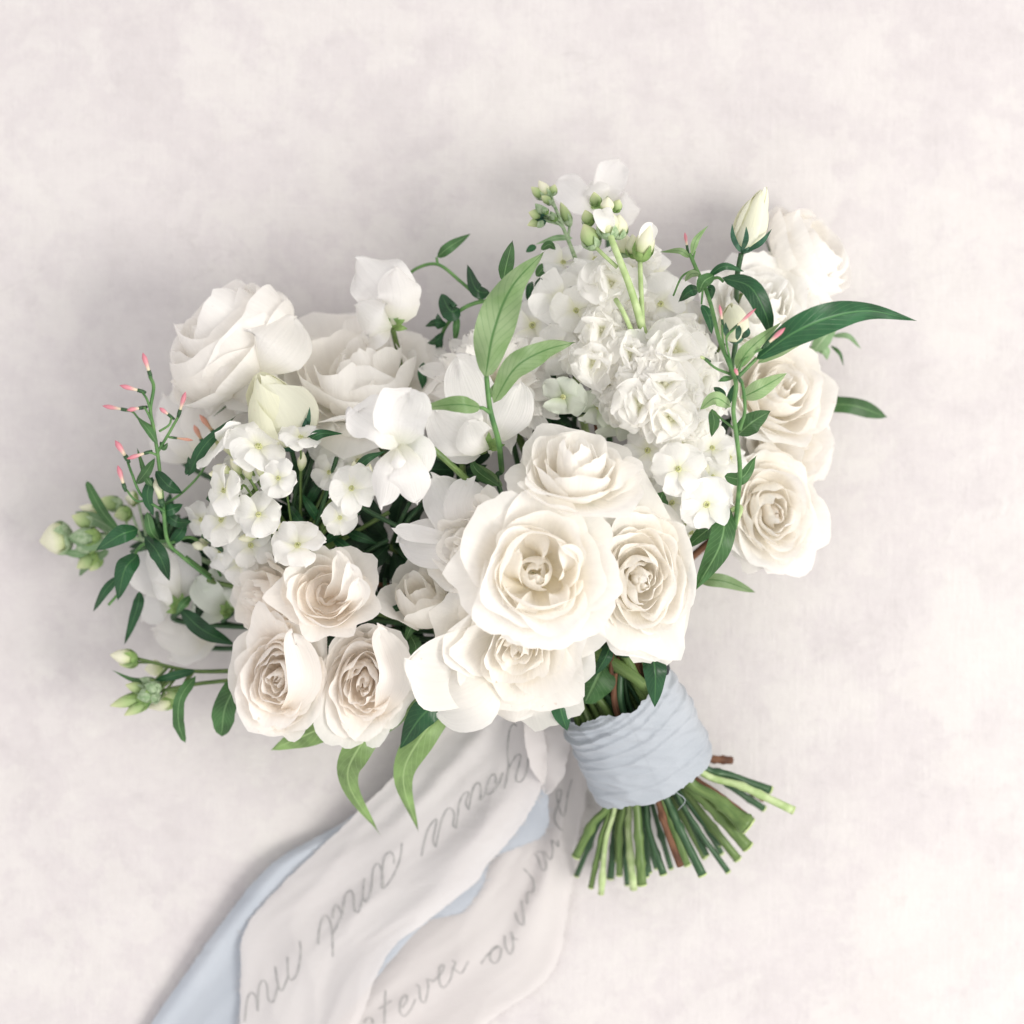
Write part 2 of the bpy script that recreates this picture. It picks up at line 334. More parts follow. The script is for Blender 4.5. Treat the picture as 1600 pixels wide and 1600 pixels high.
def silk_mat(name, c1, c2, transl, rough, see=0.0, weave=1.0):
    m, nt, out = newmat(name); L = nt.links.new
    tc = N(nt, 'ShaderNodeTexCoord'); uv = N(nt, 'ShaderNodeUVMap')
    n1 = N(nt, 'ShaderNodeTexNoise'); n1.inputs['Scale'].default_value = 22; n1.inputs['Detail'].default_value = 5; L(tc.outputs['Object'], n1.inputs['Vector'])
    c = ramp(nt, n1.outputs[0], [(0.3, c1), (0.7, c2)])
    hs = []
    for sc_ in ((900, 60, 1), (60, 1200, 1)):
        mp = N(nt, 'ShaderNodeMapping'); mp.inputs['Scale'].default_value = sc_; L(uv.outputs[0], mp.inputs[0])
        n = N(nt, 'ShaderNodeTexNoise'); n.inputs['Scale'].default_value = 0.35; n.inputs['Detail'].default_value = 1; L(mp.outputs[0], n.inputs['Vector']); hs.append(n.outputs[0])
    ad = N(nt, 'ShaderNodeMath', operation='ADD'); L(hs[0], ad.inputs[0]); L(hs[1], ad.inputs[1])
    bp = N(nt, 'ShaderNodeBump'); bp.inputs['Strength'].default_value = 0.25 * weave; bp.inputs['Distance'].default_value = 0.0004; L(ad.outputs[0], bp.inputs['Height'])
    pr = N(nt, 'ShaderNodeBsdfPrincipled'); L(c, pr.inputs['Base Color']); pr.inputs['Roughness'].default_value = rough; L(bp.outputs[0], pr.inputs['Normal'])
    pr.inputs['Sheen Weight'].default_value = 0.25; pr.inputs['Specular IOR Level'].default_value = 0.25
    tr = N(nt, 'ShaderNodeBsdfTranslucent'); L(c, tr.inputs['Color'])
    mix = N(nt, 'ShaderNodeMixShader'); mix.inputs[0].default_value = transl
    L(pr.outputs[0], mix.inputs[1]); L(tr.outputs[0], mix.inputs[2]); last = mix.outputs[0]
    if see:
        tp = N(nt, 'ShaderNodeBsdfTransparent'); m2 = N(nt, 'ShaderNodeMixShader'); m2.inputs[0].default_value = see
        L(last, m2.inputs[1]); L(tp.outputs[0], m2.inputs[2]); last = m2.outputs[0]
    L(last, out.inputs[0]); return m
MT['silk_white'] = silk_mat('silk_ivory', (0.67, 0.638, 0.63), (0.72, 0.692, 0.68), 0.18, 0.7, 0.18)
MT['silk_blue'] = silk_mat('silk_blue', (0.44, 0.482, 0.54), (0.51, 0.548, 0.60), 0.2, 0.6)
MT['silk_wrap'] = silk_mat('silk_blue_wrap', (0.375, 0.412, 0.457), (0.445, 0.478, 0.518), 0.12, 0.55, weave=1.6)

# ------------------------------------------------------------------ tabletop: a painted, mottled plaster board
def board():
    m, nt, out = newmat('painted_plaster'); L = nt.links.new
    tc = N(nt, 'ShaderNodeTexCoord')
    def noise(scale, det, rough=0.55, dist=0.0, vec=None, sc3=None):
        n = N(nt, 'ShaderNodeTexNoise'); n.inputs['Scale'].default_value = scale; n.inputs['Detail'].default_value = det
        n.inputs['Roughness'].default_value = rough; n.inputs['Distortion'].default_value = dist
        if sc3:
            mp = N(nt, 'ShaderNodeMapping'); mp.inputs['Scale'].default_value = sc3; mp.inputs['Location'].default_value = (3.1, 1.7, 0); L(tc.outputs['Object'], mp.inputs[0]); L(mp.outputs[0], n.inputs['Vector'])
        else: L(tc.outputs['Object'], n.inputs['Vector'])
        return n.outputs[0]
    big = noise(5.5, 5, 0.55, 0.3); mid = noise(19, 14, 0.76, 0.12); fine = noise(90, 10, 0.78, 0.0); sm = noise(75, 7, 0.65)
    c1 = ramp(nt, big, [(0.34, (0.560, 0.526, 0.529)), (0.50, (0.594, 0.562, 0.564)), (0.64, (0.629, 0.605, 0.597))])
    c2 = ramp(nt, mid, [(0.40, (0.509, 0.477, 0.479)), (0.475, (0.589, 0.556, 0.561)), (0.515, (0.605, 0.571, 0.572)), (0.56, (0.665, 0.643, 0.623))])
    c3 = ramp(nt, fine, [(0.36, (0.503, 0.476, 0.477)), (0.48, (0.594, 0.562, 0.564)), (0.62, (0.645, 0.620, 0.609))])
    mx0 = N(nt, 'ShaderNodeMix', data_type='RGBA'); mx0.inputs[0].default_value = 0.5; L(c2, mx0.inputs[6]); L(c3, mx0.inputs[7])
    mxa = N(nt, 'ShaderNodeMix', data_type='RGBA'); mxa.inputs[0].default_value = 0.55; L(c1, mxa.inputs[6]); L(mx0.outputs[2], mxa.inputs[7])
    pn = noise(9.5, 14, 0.70, 0.1, None, (1, 1, 1)); pmk = ramp(nt, pn, [(0.515, (0, 0, 0)), (0.545, (1, 1, 1))])
    pm2 = ramp(nt, noise(1, 12, 0.72, 0.1, None, (23, 21, 1)), [(0.525, (0, 0, 0)), (0.56, (1, 1, 1))])
    mxp = N(nt, 'ShaderNodeMix', data_type='RGBA'); pf = N(nt, 'ShaderNodeMath', operation='MULTIPLY'); L(pmk, pf.inputs[0]); pf.inputs[1].default_value = 0.34; L(pf.outputs[0], mxp.inputs[0]); L(mxa.outputs[2], mxp.inputs[6]); mxp.inputs[7].default_value = (0.670, 0.652, 0.625, 1)
    mxq = N(nt, 'ShaderNodeMix', data_type='RGBA'); qf = N(nt, 'ShaderNodeMath', operation='MULTIPLY'); L(pm2, qf.inputs[0]); qf.inputs[1].default_value = 0.30; L(qf.outputs[0], mxq.inputs[0]); L(mxp.outputs[2], mxq.inputs[6]); mxq.inputs[7].default_value = (0.670, 0.650, 0.630, 1)
    ln = noise(11, 5, 0.55, 0.6); lr = ramp(nt, ln, [(0.493, (0, 0, 0)), (0.5, (1, 1, 1)), (0.507, (0, 0, 0))])
    lk = ramp(nt, noise(6, 2), [(0.54, (0, 0, 0)), (0.62, (1, 1, 1))])
    lm_ = N(nt, 'ShaderNodeMath', operation='MULTIPLY'); L(lr, lm_.inputs[0]); L(lk, lm_.inputs[1]); lf = N(nt, 'ShaderNodeMath', operation='MULTIPLY'); L(lm_.outputs[0], lf.inputs[0]); lf.inputs[1].default_value = 0.28
    mx = N(nt, 'ShaderNodeMix', data_type='RGBA'); L(lf.outputs[0], mx.inputs[0]); L(mxq.outputs[2], mx.inputs[6]); mx.inputs[7].default_value = (0.46, 0.43, 0.43, 1)
    # darker rubbed specks
    sp = ramp(nt, sm, [(0.60, (0, 0, 0)), (0.74, (1, 1, 1))])
    sp2 = ramp(nt, noise(9, 3), [(0.5, (0, 0, 0)), (0.66, (1, 1, 1))])
    mm = N(nt, 'ShaderNodeMath', operation='MULTIPLY'); L(sp, mm.inputs[0]); L(sp2, mm.inputs[1])
    m3 = N(nt, 'ShaderNodeMath', operation='MULTIPLY'); L(mm.outputs[0], m3.inputs[0]); m3.inputs[1].default_value = 0.35
    mx2 = N(nt, 'ShaderNodeMix', data_type='RGBA'); L(m3.outputs[0], mx2.inputs[0]); L(mx.outputs[2], mx2.inputs[6]); mx2.inputs[7].default_value = (0.47, 0.44, 0.44, 1)
    # trowel and brush streaks
    st = noise(1, 3, 0.6, 0, None, (420, 40, 1)); st2 = noise(1, 3, 0.6, 0, None, (46, 380, 1))
    ad = N(nt, 'ShaderNodeMath', operation='ADD'); L(st, ad.inputs[0]); L(st2, ad.inputs[1])
    hs = N(nt, 'ShaderNodeHueSaturation'); L(mx2.outputs[2], hs.inputs['Color'])
    mr = N(nt, 'ShaderNodeMapRange'); L(ad.outputs[0], mr.inputs[0]); mr.inputs[1].default_value = 0.6; mr.inputs[2].default_value = 1.4; mr.inputs[3].default_value = 0.991; mr.inputs[4].default_value = 1.007; L(mr.outputs[0], hs.inputs['Value'])
    bsum = N(nt, 'ShaderNodeMath', operation='MULTIPLY_ADD'); L(mid, bsum.inputs[0]); bsum.inputs[1].default_value = 5.0; L(ad.outputs[0], bsum.inputs[2])
    bp = N(nt, 'ShaderNodeBump'); bp.inputs['Strength'].default_value = 0.28; bp.inputs['Distance'].default_value = 0.0012; L(bsum.outputs[0], bp.inputs['Height'])
    pr = N(nt, 'ShaderNodeBsdfPrincipled'); L(hs.outputs[0], pr.inputs['Base Color']); pr.inputs['Roughness'].default_value = 0.8; pr.inputs['Specular IOR Level'].default_value = 0.2
    L(bp.outputs[0], pr.inputs['Normal']); L(pr.outputs[0], out.inputs[0])
    a = 0.62; t = 0.02
    v = [(-a, -a, -t), (a, -a, -t), (a, a, -t), (-a, a, -t), (-a, -a, 0), (a, -a, 0), (a, a, 0), (-a, a, 0)]
    f = [(0, 3, 2, 1), (4, 5, 6, 7), (0, 1, 5, 4), (1, 2, 6, 5), (2, 3, 7, 6), (3, 0, 4, 7)]
    o = obj('tabletop', v, f, m, smooth=False)
    tag(o, 'pale pinkish white painted board with mottled plaster texture', 'tabletop', kind='structure')
board()

# ------------------------------------------------------------------ handle: wrap and the stems that run through it
W0 = P(964, 1077, 0.070); W1 = P(1021, 1210, 0.047)
AX = nz(W1 - W0); LAT = nz(np.cross(Zv, AX)) * 1.0
if LAT[0] < 0: LAT = -LAT
UPN = nz(np.cross(AX, LAT));
if UPN[2] < 0: UPN = -UPN
# cut ends of the stems as they fan out below the wrap: px, py, z, radius px, colour, start offset at the wrap's lower edge (lateral -1..1, height -1..1)
ENDS = [(893, 1352, .030, 6.5, 'stem'), (923, 1388, .022, 4.2, 'stem'), (940, 1389, .026, 4.2, 'stem_pale'), (954, 1368, .012, 5.5, 'stem_dark'),
        (966, 1362, .018, 5.5, 'stem'), (967, 1384, .032, 4.8, 'stem'), (1004, 1393, .042, 7.0, 'stem'), (990, 1388, .020, 5.5, 'stem_pale'),
        (1038, 1373, .040, 5.5, 'stem_dark'), (1018, 1379, .020, 3.5, 'stem_dark'), (1067, 1364, .052, 5.2, 'stem_brown'), (1075, 1354, .030, 5.5, 'stem'),
        (1097, 1366, .050, 6.5, 'stem_dark'), (1115, 1356, .028, 4.2, 'stem_dark'), (1130, 1350, .034, 4.2, 'stem_dark'), (1104, 1346, .016, 4.5, 'stem'),
        (1142, 1328, .030, 6.5, 'stem'), (1158, 1312, .048, 9.0, 'stem'), (1178, 1298, .058, 13.0, 'stem'), (1168, 1274, .034, 3.2, 'stem_brown'),
        (1228, 1261, .050, 6.0, 'stem_pale'), (1207, 1236, .040, 6.2, 'stem_dark'), (1140, 1188, .030, 5.5, 'stem_brown'), (1187, 1247, .026, 3.2, 'stem_brown'),
        (1187, 1259, .020, 5.0, 'stem_dark'), (1050, 1362, .014, 4.5, 'stem_dark'), (1086, 1345, .012, 5.0, 'stem_dark'), (1125, 1330, .012, 5.0, 'stem_dark'),
        (1150, 1300, .014, 6.0, 'stem_dark'), (930, 1372, .010, 5.0, 'stem_dark'), (908, 1350, .012, 4.5, 'stem_dark'), (1028, 1368, .010, 4.5, 'stem_dark'),
        (980, 1372, .010, 5.0, 'stem_dark'), (1120, 1310, .030, 6.0, 'stem_dark'), (1062, 1340, .030, 5.0, 'stem'), (1010, 1366, .030, 4.5, 'stem_dark')]
end_i = [0]
ENDORD = list(range(len(ENDS)))
def stem_to_handle(thing, base, axis, r0=0.0022, reach=0.03):
    """a stem from the flower's base down through the binding to its cut end"""
    i = end_i[0]; end_i[0] += 1
    e = ENDS[i % len(ENDS)]
    hidden = i >= 36                        # the rest are cut short inside the wrap
    z = e[2]; end = P(e[0], e[1], z); rr = M(e[3] * (1.14 if i < 25 else 1.0), z)
    d = end - W1; lat = np.clip(np.dot(d, LAT) / 0.055, -1, 1); up = np.clip((z - 0.030) / 0.030, -1, 0.95)
    k = math.sqrt(lat * lat + up * up); k = 1 / max(1, k)
    lat *= k; up *= k
    pb = W1 + LAT * lat * 0.0245 + UPN * up * 0.0125
    pt = W0 + LAT * lat * 0.0210 + UPN * up * 0.0120 - AX * 0.004
    up2 = pt - AX * 0.025
    base = np.asarray(base); a = nz(axis)
    p1 = base - a * reach
    pts = [base, p1, p1 * 0.35 + up2 * 0.65 - np.array([0, 0, 0.004]), pt, pb, end]
    if hidden: pts[-1] = pb + (end - pb) * .02; rr *= .8
    rm = min(0.0030, max(0.0012, rr * 0.85))
    mat = MT[e[4]]
    rgs = np.random.RandomState(i + 50); n_ = 54
    if not hidden: end = end + nz(end - pb) * .004 * rgs.randn(); pts[-1] = end
    if not hidden: pts = pts[:-1] + [(pb + end) / 2 + LAT * .0010 * rgs.randn() + UPN * .0008 * rgs.randn(), end]
    rad = spline([r0, r0, rm, rm * .95, rm] + ([rm, rr] if not hidden else [rr]), n_)[:, 0]
    for _ in range(2):                      # swollen nodes
        k_ = rgs.randint(40, 53); rad = rad * (1 + .28 * np.exp(-((np.arange(n_) - k_) / .8) ** 2))
    st = tube('stem', pts, rad, mat, thing, n=n_, sides=10, rough=0.018, seed=i)
    # the pale cut face, a touch wider than the stem
    dd = nz(end - pb); e1, e2, a2 = frame(dd)
    v = []; n = 10
    for ring, (q, s_) in enumerate(((0.0, 1.04), (0.0009, 1.02), (0.0010, 0.6))):
        for j in range(n):
            th = 2 * math.pi * j / n; v.append(end + a2 * q + rr * s_ * (math.cos(th) * e1 + math.sin(th) * e2))
    f = grid_faces(3, n, 0, True); f.append(tuple(2 * n + j for j in range(n)))
    if e[4] != 'stem_brown' and not hidden: obj('cut_end', v, f, MT['cut'], thing, st)
    return st

# ------------------------------------------------------------------ roses and other cupped blooms
def bez(c, t):
    c = np.asarray(c, float); t = np.asarray(t)[..., None]
    return (1 - t) ** 3 * c[0] + 3 * (1 - t) ** 2 * t * c[1] + 3 * (1 - t) * t * t * c[2] + t ** 3 * c[3]

def bloom(name, label, cat, c, Rpx, axis, spec, mat, seed=1, ruffle=0.05, point=0.03, corner=0.34, spin=0.0, squash=1.0, sdir=None, group=None, stem=True,
          base_h=0.55, nu=15, nv=12, calyx=True, bulge=(1.15, 1.05), lumps=0.03, tuck=0.05, stem_r=0.0022, core=((3, .13, .03, .50, 120),)):
    rg = np.random.RandomState(seed)
    pos = P(*c); R = M(Rpx, c[2]); e1, e2, a = frame(axis)
    if sdir is not None:                       # squash across this image direction
        sd = np.array([sdir[0], -sdir[1], 0.]); e1 = nz(sd - a * np.dot(sd, a)); e2 = np.cross(a, e1)
    base = pos - a * R * base_h
    th = Thing(name, label, cat, tuple(base), group)
    spec = list(core) + list(spec)
    for li, sp_ in enumerate(spec):
        n, belly, tip, h, dl = sp_[:5]; roll = sp_[5] if len(sp_) > 5 else 0.0
        for k in range(n):
            phi = spin + 2 * math.pi * (k + 0.33 * rg.randn() * 0.35) / n + li * 1.17
            bl = R * belly * (1 + 0.07 * rg.randn()); tp = R * tip * (1 + 0.09 * rg.randn()); hh = R * h * (1 + 0.06 * rg.randn())
            D = math.radians(dl) * (1 + 0.12 * rg.randn())
            C = [(0.012 * R, 0.0), (bl * bulge[0], 0.06 * hh), (bl * bulge[1], 0.66 * hh), (tp, hh)]
            u = np.linspace(-1, 1, nu)[None, :]; v = np.linspace(0, 1, nv)[:, None]
            pt = point * (0.5 + rg.rand())
            un = u + 0.15 * rg.randn()
            edge = ruffle * (0.5 * np.sin(5.1 * u + rg.rand() * 6) + 0.35 * np.sin(9.3 * u + rg.rand() * 6) + 0.25 * np.sin(16 * u + rg.rand() * 6))
            vmax = 1 - corner * np.abs(u) ** 2.6 + pt * np.exp(-(un / 0.16) ** 2) + edge * 0.85
            if ruffle > .035 and rg.rand() < .4: vmax = vmax - (.05 + .08 * rg.rand()) * np.exp(-((u - rg.uniform(-.7, .7)) / .11) ** 2)
            vv = v * vmax
            wv = 0.30 + 0.70 * np.clip(vv / 0.5, 0, 1) ** 0.7
            ang = phi + u * D * wv
            rz = bez(C, np.clip(vv, 0, 1.15)); r = rz[..., 0]; z = rz[..., 1]
            # rim turned outward and down
            q = np.clip((vv - 0.58) / 0.42, 0, 1.2) ** 2
            r = r + roll * R * q * (0.8 + 0.4 * np.cos(2.3 * u + rg.rand() * 6)); z = z - roll * R * 0.75 * q
            r = r + tuck * R * u * (0.3 + belly)
            A = ruffle * R * (0.35 + 0.65 * belly)
            r = r + A * vv ** 2 * (np.sin(3.3 * u + rg.rand() * 6) + 0.7 * np.sin(6.7 * u + rg.rand() * 6 + 2 * vv))
            z = z + 0.6 * A * vv ** 2 * np.sin(4.7 * u + rg.rand() * 6)
            z = z + R * .07 * rg.randn() * vv ** 2 * min(1, belly * 1.6); r = r + R * .05 * rg.randn() * u * vv * belly
            lm = lumps * R * (np.sin(2.7 * u + rg.rand() * 6) * np.sin(3.1 * vv + rg.rand() * 6) + 0.6 * np.sin(5 * u + 3 * vv + rg.rand() * 6) * vv)
            r = np.maximum(r + lm * (0.3 + belly), 0.004 * R)
            x = r * np.cos(ang) * squash; y = r * np.sin(ang)
            pts = base + x[..., None] * e1 + y[..., None] * e2 + z[..., None] * a
            uu = np.broadcast_to((u + 1) / 2, vv.shape); uvv = np.stack([uu, np.broadcast_to(v, vv.shape)], -1)
            m = mat[min(li, len(mat) - 1)] if isinstance(mat, list) else mat
            obj('petal', pts.reshape(-1, 3), grid_faces(nv, nu), m, th, uv=uvv.reshape(-1, 2))
    if calyx:
        cb = Buf(); cb.add(*spindle_geo(base - a * R * 0.22, base - a * R * 0.02, [0.04 * R, 0.13 * R, 0.15 * R, 0.05 * R]))
        cx = cb.build('calyx', MT['calyx'], th)
        for k in range(5):
            an = spin + k * 2 * math.pi / 5; d = math.cos(an) * e1 + math.sin(an) * e2
            Rb = R * spec[-1][1]
            blade('sepal', [base - a * R * .08, base + d * Rb * 0.45 - a * R * 0.06, base + d * Rb * 0.9 + a * R * 0.02], R * 0.09, MT['l_mid'], th, cx, ref=a, nv=8, nu=5, prof='lance')
    if stem: stem_to_handle(th, base - a * R * 0.2, a, stem_r, reach=min(0.035, max(0.008, base[2] * 0.4)))
    return th

def IA(dx, dy, dz):       # axis from an image direction (dy down) and a rise towards the viewer
    return np.array([dx, -dy, dz], float)

def garden(L=7, cup=0.72, core=True, op=1.0):
    sp_ = []
    for i in range(L):
        t = i / (L - 1)
        belly = 0.12 + 0.64 * t ** 0.85
        tip = belly * (0.62 + 0.66 * t * op)
        h = cup * (1.0 - 0.52 * t ** 1.8)
        sp_.append((int(round(3 + 3.2 * t)), belly, tip, h, 86 - 40 * t, 0.16 * max(0, t - 0.3)))
    return sp_
def globe(L=7, hgt=1.35):
    sp_ = []
    for i in range(L):
        t = i / (L - 1); belly = 0.18 + 0.66 * t
        sp_.append((int(round(4 + 2 * t)), belly, belly * (0.45 + 0.42 * t), hgt * (1 - 0.30 * t), 74 - 20 * t, 0.02))
    return sp_
def openruff(L=6, cup=0.8):
    sp_ = []
    for i in range(L):
        t = i / (L - 1); belly = 0.16 + 0.58 * t ** 0.8
        sp_.append((int(round(4 + 2 * t)), belly, belly * (0.66 + 0.56 * t), cup * (0.95 - 0.34 * t ** 1.6), 74 - 20 * t, 0.13 * t))
    return sp_

CR, BL, WH, RA = MT['cream'], MT['blush'], MT['white'], MT['ranun']
ROSE = 'roses bound in the bouquet'
r1 = bloom('rose', 'large open cream rose with a deep cupped yellowish centre, topmost of the bouquet', 'rose', (842, 893, .152), 122, IA(.10, -.08, 1), [(3, .50, .46, .72, 88), (4, .55, .57, .71, 74, .03), (5, .58, .68, .65, 60, .09), (5, .66, .86, .56, 54, .14), (6, .74, 1.02, .42, 48, .16)], CR, 11, 0.05, 0.06, spin=.3, base_h=.42, core=((3, .16, .05, .34, 100), (3, .24, .12, .36, 84)), nu=19, nv=15, stem_r=.003)
r2 = bloom('rose', 'ivory rose tucked under the large cupped rose, its lowest petal hanging over the script ribbon', 'rose', (808, 1018, .118), 122, IA(-.16, .50, 1), [(4, .16, .14, .50, 66), (5, .26, .26, .56, 60), (5, .38, .42, .58, 58, .02), (5, .52, .64, .54, 54, .06), (5, .66, .88, .44, 52, .12), (6, .76, 1.08, .30, 50, .15)], CR, 12, 0.045, 0.07, spin=.9, base_h=.40, nu=17, nv=13)
bloom('rose', 'ruffled ivory rose right beside the large cupped rose, above the blue wrap', 'rose', (1006, 908, .122), 128, IA(.18, .05, 1), openruff(8, .52), CR, 13, 0.065, 0.05, squash=.76, sdir=(1, 0), base_h=.40, nu=17, nv=13)
bloom('rose', 'cream rose opening upward between the large cupped rose and the white stock', 'rose', (897, 742, .138), 104, IA(.05, -1.0, .75), garden(6, .82), CR, 14, 0.055, 0.05, spin=.2, base_h=.25, nu=17, nv=13)
bloom('rose', 'small tightly ruffled cream rose half hidden behind the left of the large cupped rose', 'rose', (728, 852, .128), 84, IA(-.60, -.10, .9), openruff(5), CR, 15, 0.08, 0.04)
bloom('rose_bud', 'half closed white rose bud in the dark gap left of the large cupped rose', 'rose bud', (664, 944, .092), 66, IA(-.25, -.55, .7), [(3, .35, .2, 1.5, 90), (4, .55, .45, 1.45, 74), (4, .72, .78, 1.25, 60, .08)], CR, 16, 0.04, 0.04)
r8 = bloom('spray_rose', 'blush spray rose opening to the left above the chewed leaf and budding stems', 'rose', (431, 1062, .098), 106, IA(-.22, .16, 1), openruff(7, .62), BL, 17, 0.06, 0.05, squash=.74, sdir=(1, .15), base_h=.45, nu=17, nv=13, stem_r=.002)
r9 = bloom('spray_rose', 'blush spray rose with a tall curling side petal above the two drooping pale leaves', 'rose', (568, 1070, .100), 108, IA(-.05, .20, 1), openruff(7, .62), BL, 18, 0.06, 0.05, squash=.72, sdir=(1, .2), base_h=.45, nu=17, nv=13, stem_r=.002)
r10 = bloom('spray_rose', 'wide open blush spray rose with hollow cup and red flecked petal edge, below the phlox', 'rose', (510, 926, .108), 72, IA(.05, -.25, 1), [(3, .46, .42, .56, 92), (4, .58, .58, .74, 78), (5, .68, .80, .78, 62, .05), (5, .76, 1.02, .60, 54, .11)], BL, 19, 0.06, 0.06, base_h=.45, core=((3, .24, .16, .22, 100),), nu=17, nv=13, stem_r=.002)
bloom('spray_rose', 'blush spray rose seen from its side behind the hollow cupped spray rose', 'rose', (404, 934, .088), 80, IA(-.75, -.1, .7), openruff(5), BL, 20, 0.07, 0.06, stem_r=.002)
bloom('rose', 'cream rose with peach centre at the outer edge, below the jasmine vine', 'rose', (1214, 802, .074), 116, IA(.22, .02, 1), openruff(7, .56), [BL, CR, CR], 21, 0.055, 0.05, squash=.76, sdir=(1, -.2), base_h=.45, nu=17, nv=13)
bloom('rose', 'soft white rose behind the jasmine leaves on the outer edge', 'rose', (1224, 604, .066), 100, IA(.35, -.35, .9), openruff(6), CR, 22, 0.06, 0.05)
bloom('rose', 'creamy rose with long pointed outer petals between two white outer roses', 'rose', (1246, 690, .052), 94, IA(.55, .05, .85), openruff(5, .8), CR, 23, 0.05, 0.09)
bloom('lisianthus', 'white lisianthus with crisp frilled petals under the upright green bud', 'lisianthus', (1190, 466, .070), 100, IA(.2, -.55, .85), openruff(6, .85), WH, 24, 0.075, 0.04)
bloom('ranunculus', 'round white ranunculus globe farthest from the wrapped handle', 'ranunculus', (1262, 398, .036), 86, IA(.75, -.50, .38), [(4, .36, .20, .92, 84), (4, .55, .42, .98, 84), (4, .70, .58, .94, 80), (5, .82, .74, .82, 68, .02), (5, .90, .90, .62, 56, .04)], RA, 25, 0.018, 0.0, corner=.22, base_h=.5, lumps=.05)
bloom('ranunculus', 'big cream ranunculus turned away, its smooth petals folded back over bare plaster', 'ranunculus', (364, 542, .060), 122, IA(-.68, -.66, .42), [(4, .40, .22, .95, 80), (4, .58, .42, .98, 84), (4, .70, .56, .94, 86), (4, .80, .68, .86, 84, .02), (4, .88, .80, .74, 70, .03), (4, .92, .92, .56, 52, .05)], RA, 26, 0.032, 0.0, corner=.26, base_h=.42, nu=19, nv=14, lumps=.035)
bloom('ranunculus', 'wide open cream ranunculus with soft broad petals below the lone nodding sweet pea', 'ranunculus', (562, 596, .060), 122, IA(-.08, -.72, .68), [(4, .34, .24, .86, 86), (4, .52, .50, .84, 80), (4, .68, .76, .78, 72, .04), (5, .80, 1.00, .64, 60, .08), (5, .86, 1.18, .42, 54, .12)], RA, 29, 0.11, 0.0, corner=.40, lumps=.09, base_h=.3, core=(), nu=17, nv=13)

# extra large outer petals of the lower rose
def px_petal(name, pts, hw, mat, th, z=None, label=None, **k):
    pp = PP(pts, z); kk = dict(prof='petal', nu=13, nv=15); kk.update(k)
    zz = pp[len(pp) // 2][2]
    return blade(name, pp, M(hw, zz), mat, th, label=label, **kk)
for pts_, hw_, ro_, cu_ in (([(812, 915, .128), (806, 890, .150), (812, 862, .153)], 17, 55, .5), ([(880, 905, .128), (886, 880, .150), (874, 855, .155)], 21, -50, .5), ([(838, 925, .130), (826, 945, .150), (816, 962, .150)], 13, 20, .4),
                            ([(874, 915, .130), (878, 930, .148), (868, 952, .150)], 14, -35, .5), ([(835, 868, .130), (842, 852, .146), (856, 846, .150)], 20, 20, .3), ([(800, 925, .128), (792, 935, .146), (788, 948, .152)], 14, 50, .4)):
    px_petal('petal', [(a_, b_, c_ + .003) for a_, b_, c_ in pts_], hw_ * 1.25, CR, r1, roll=ro_ * .8, cup=cu_, seed=int(pts_[0][0]))
for t_, lst in ((r8, (([(440, 1118, .084), (474, 1068, .108), (458, 992, .112)], 26, -20, .35),)),
                (r9, (([(588, 1122, .084), (616, 1062, .108), (592, 986, .114)], 28, -22, .35),)),
                (r10, (([(508, 952, .086), (532, 908, .112), (526, 866, .122)], 21, -25, .4), ([(512, 954, .086), (546, 925, .112), (546, 884, .122)], 19, -30, .4), ([(510, 956, .086), (552, 940, .112), (560, 905, .120)], 17, -30, .4)))):
    for pts_, hw_, ro_, cu_ in lst: px_petal('petal', pts_, hw_, BL, t_, roll=ro_, cup=cu_, wave=.14, wf=1.8, irr=.10, seed=int(pts_[0][0] + pts_[2][1]))
px_petal('petal', [(785, 1040, .098), (715, 1038, .100), (640, 1030, .122)], 70, CR, r2, cup=.42, roll=14, seed=3)
px_petal('petal', [(790, 1040, .100), (735, 1078, .106), (675, 1098, .096)], 60, CR, r2, cup=-.25, roll=-6, seed=4)
px_petal('petal', [(805, 1030, .10), (808, 1085, .106), (806, 1126, .094)], 62, CR, r2, cup=-.25, wave=.08, seed=5)

# double daisy-like bloom with toothed petals
def daisy():
    c = P(775, 588, .088); a = nz(IA(-.15, -.45, 1)); e1, e2, a = frame(a); R = M(112, .088)
    th = Thing('chrysanthemum', 'cream chrysanthemum with toothed petal tips behind the wavy green leaves', 'chrysanthemum', tuple(c - a * R * .5))
    rg = np.random.RandomState(5)
    for li, (n, r0, up) in enumerate(((22, 1.0, .10), (20, .88, .28), (16, .70, .48), (12, .48, .62))):
        for k in range(n):
            an = 2 * math.pi * (k + .5 * li + .2 * rg.rand()) / n; d = math.cos(an) * e1 + math.sin(an) * e2
            rr = R * r0 * (1 + .06 * rg.randn())
            b = c - a * R * .35
            blade('petal', [b, b + d * rr * .5 + a * R * up * .7, b + d * rr + a * R * (up + .12 * rg.randn() * .5)], R * .145, MT['ranun'], th, prof='petal', nu=7, nv=9, ref=a, cup=.25, notch=-.08, seed=k + 40 * li, wave=.06)
    cb = Buf(); cb.add(*spindle_geo(c - a * R * .5, c - a * R * .3, [.05 * R, .2 * R, .22 * R, .1 * R])); cb.build('calyx', MT['calyx'], th)
    stem_to_handle(th, c - a * R * .5, a, .002, .025)
daisy()

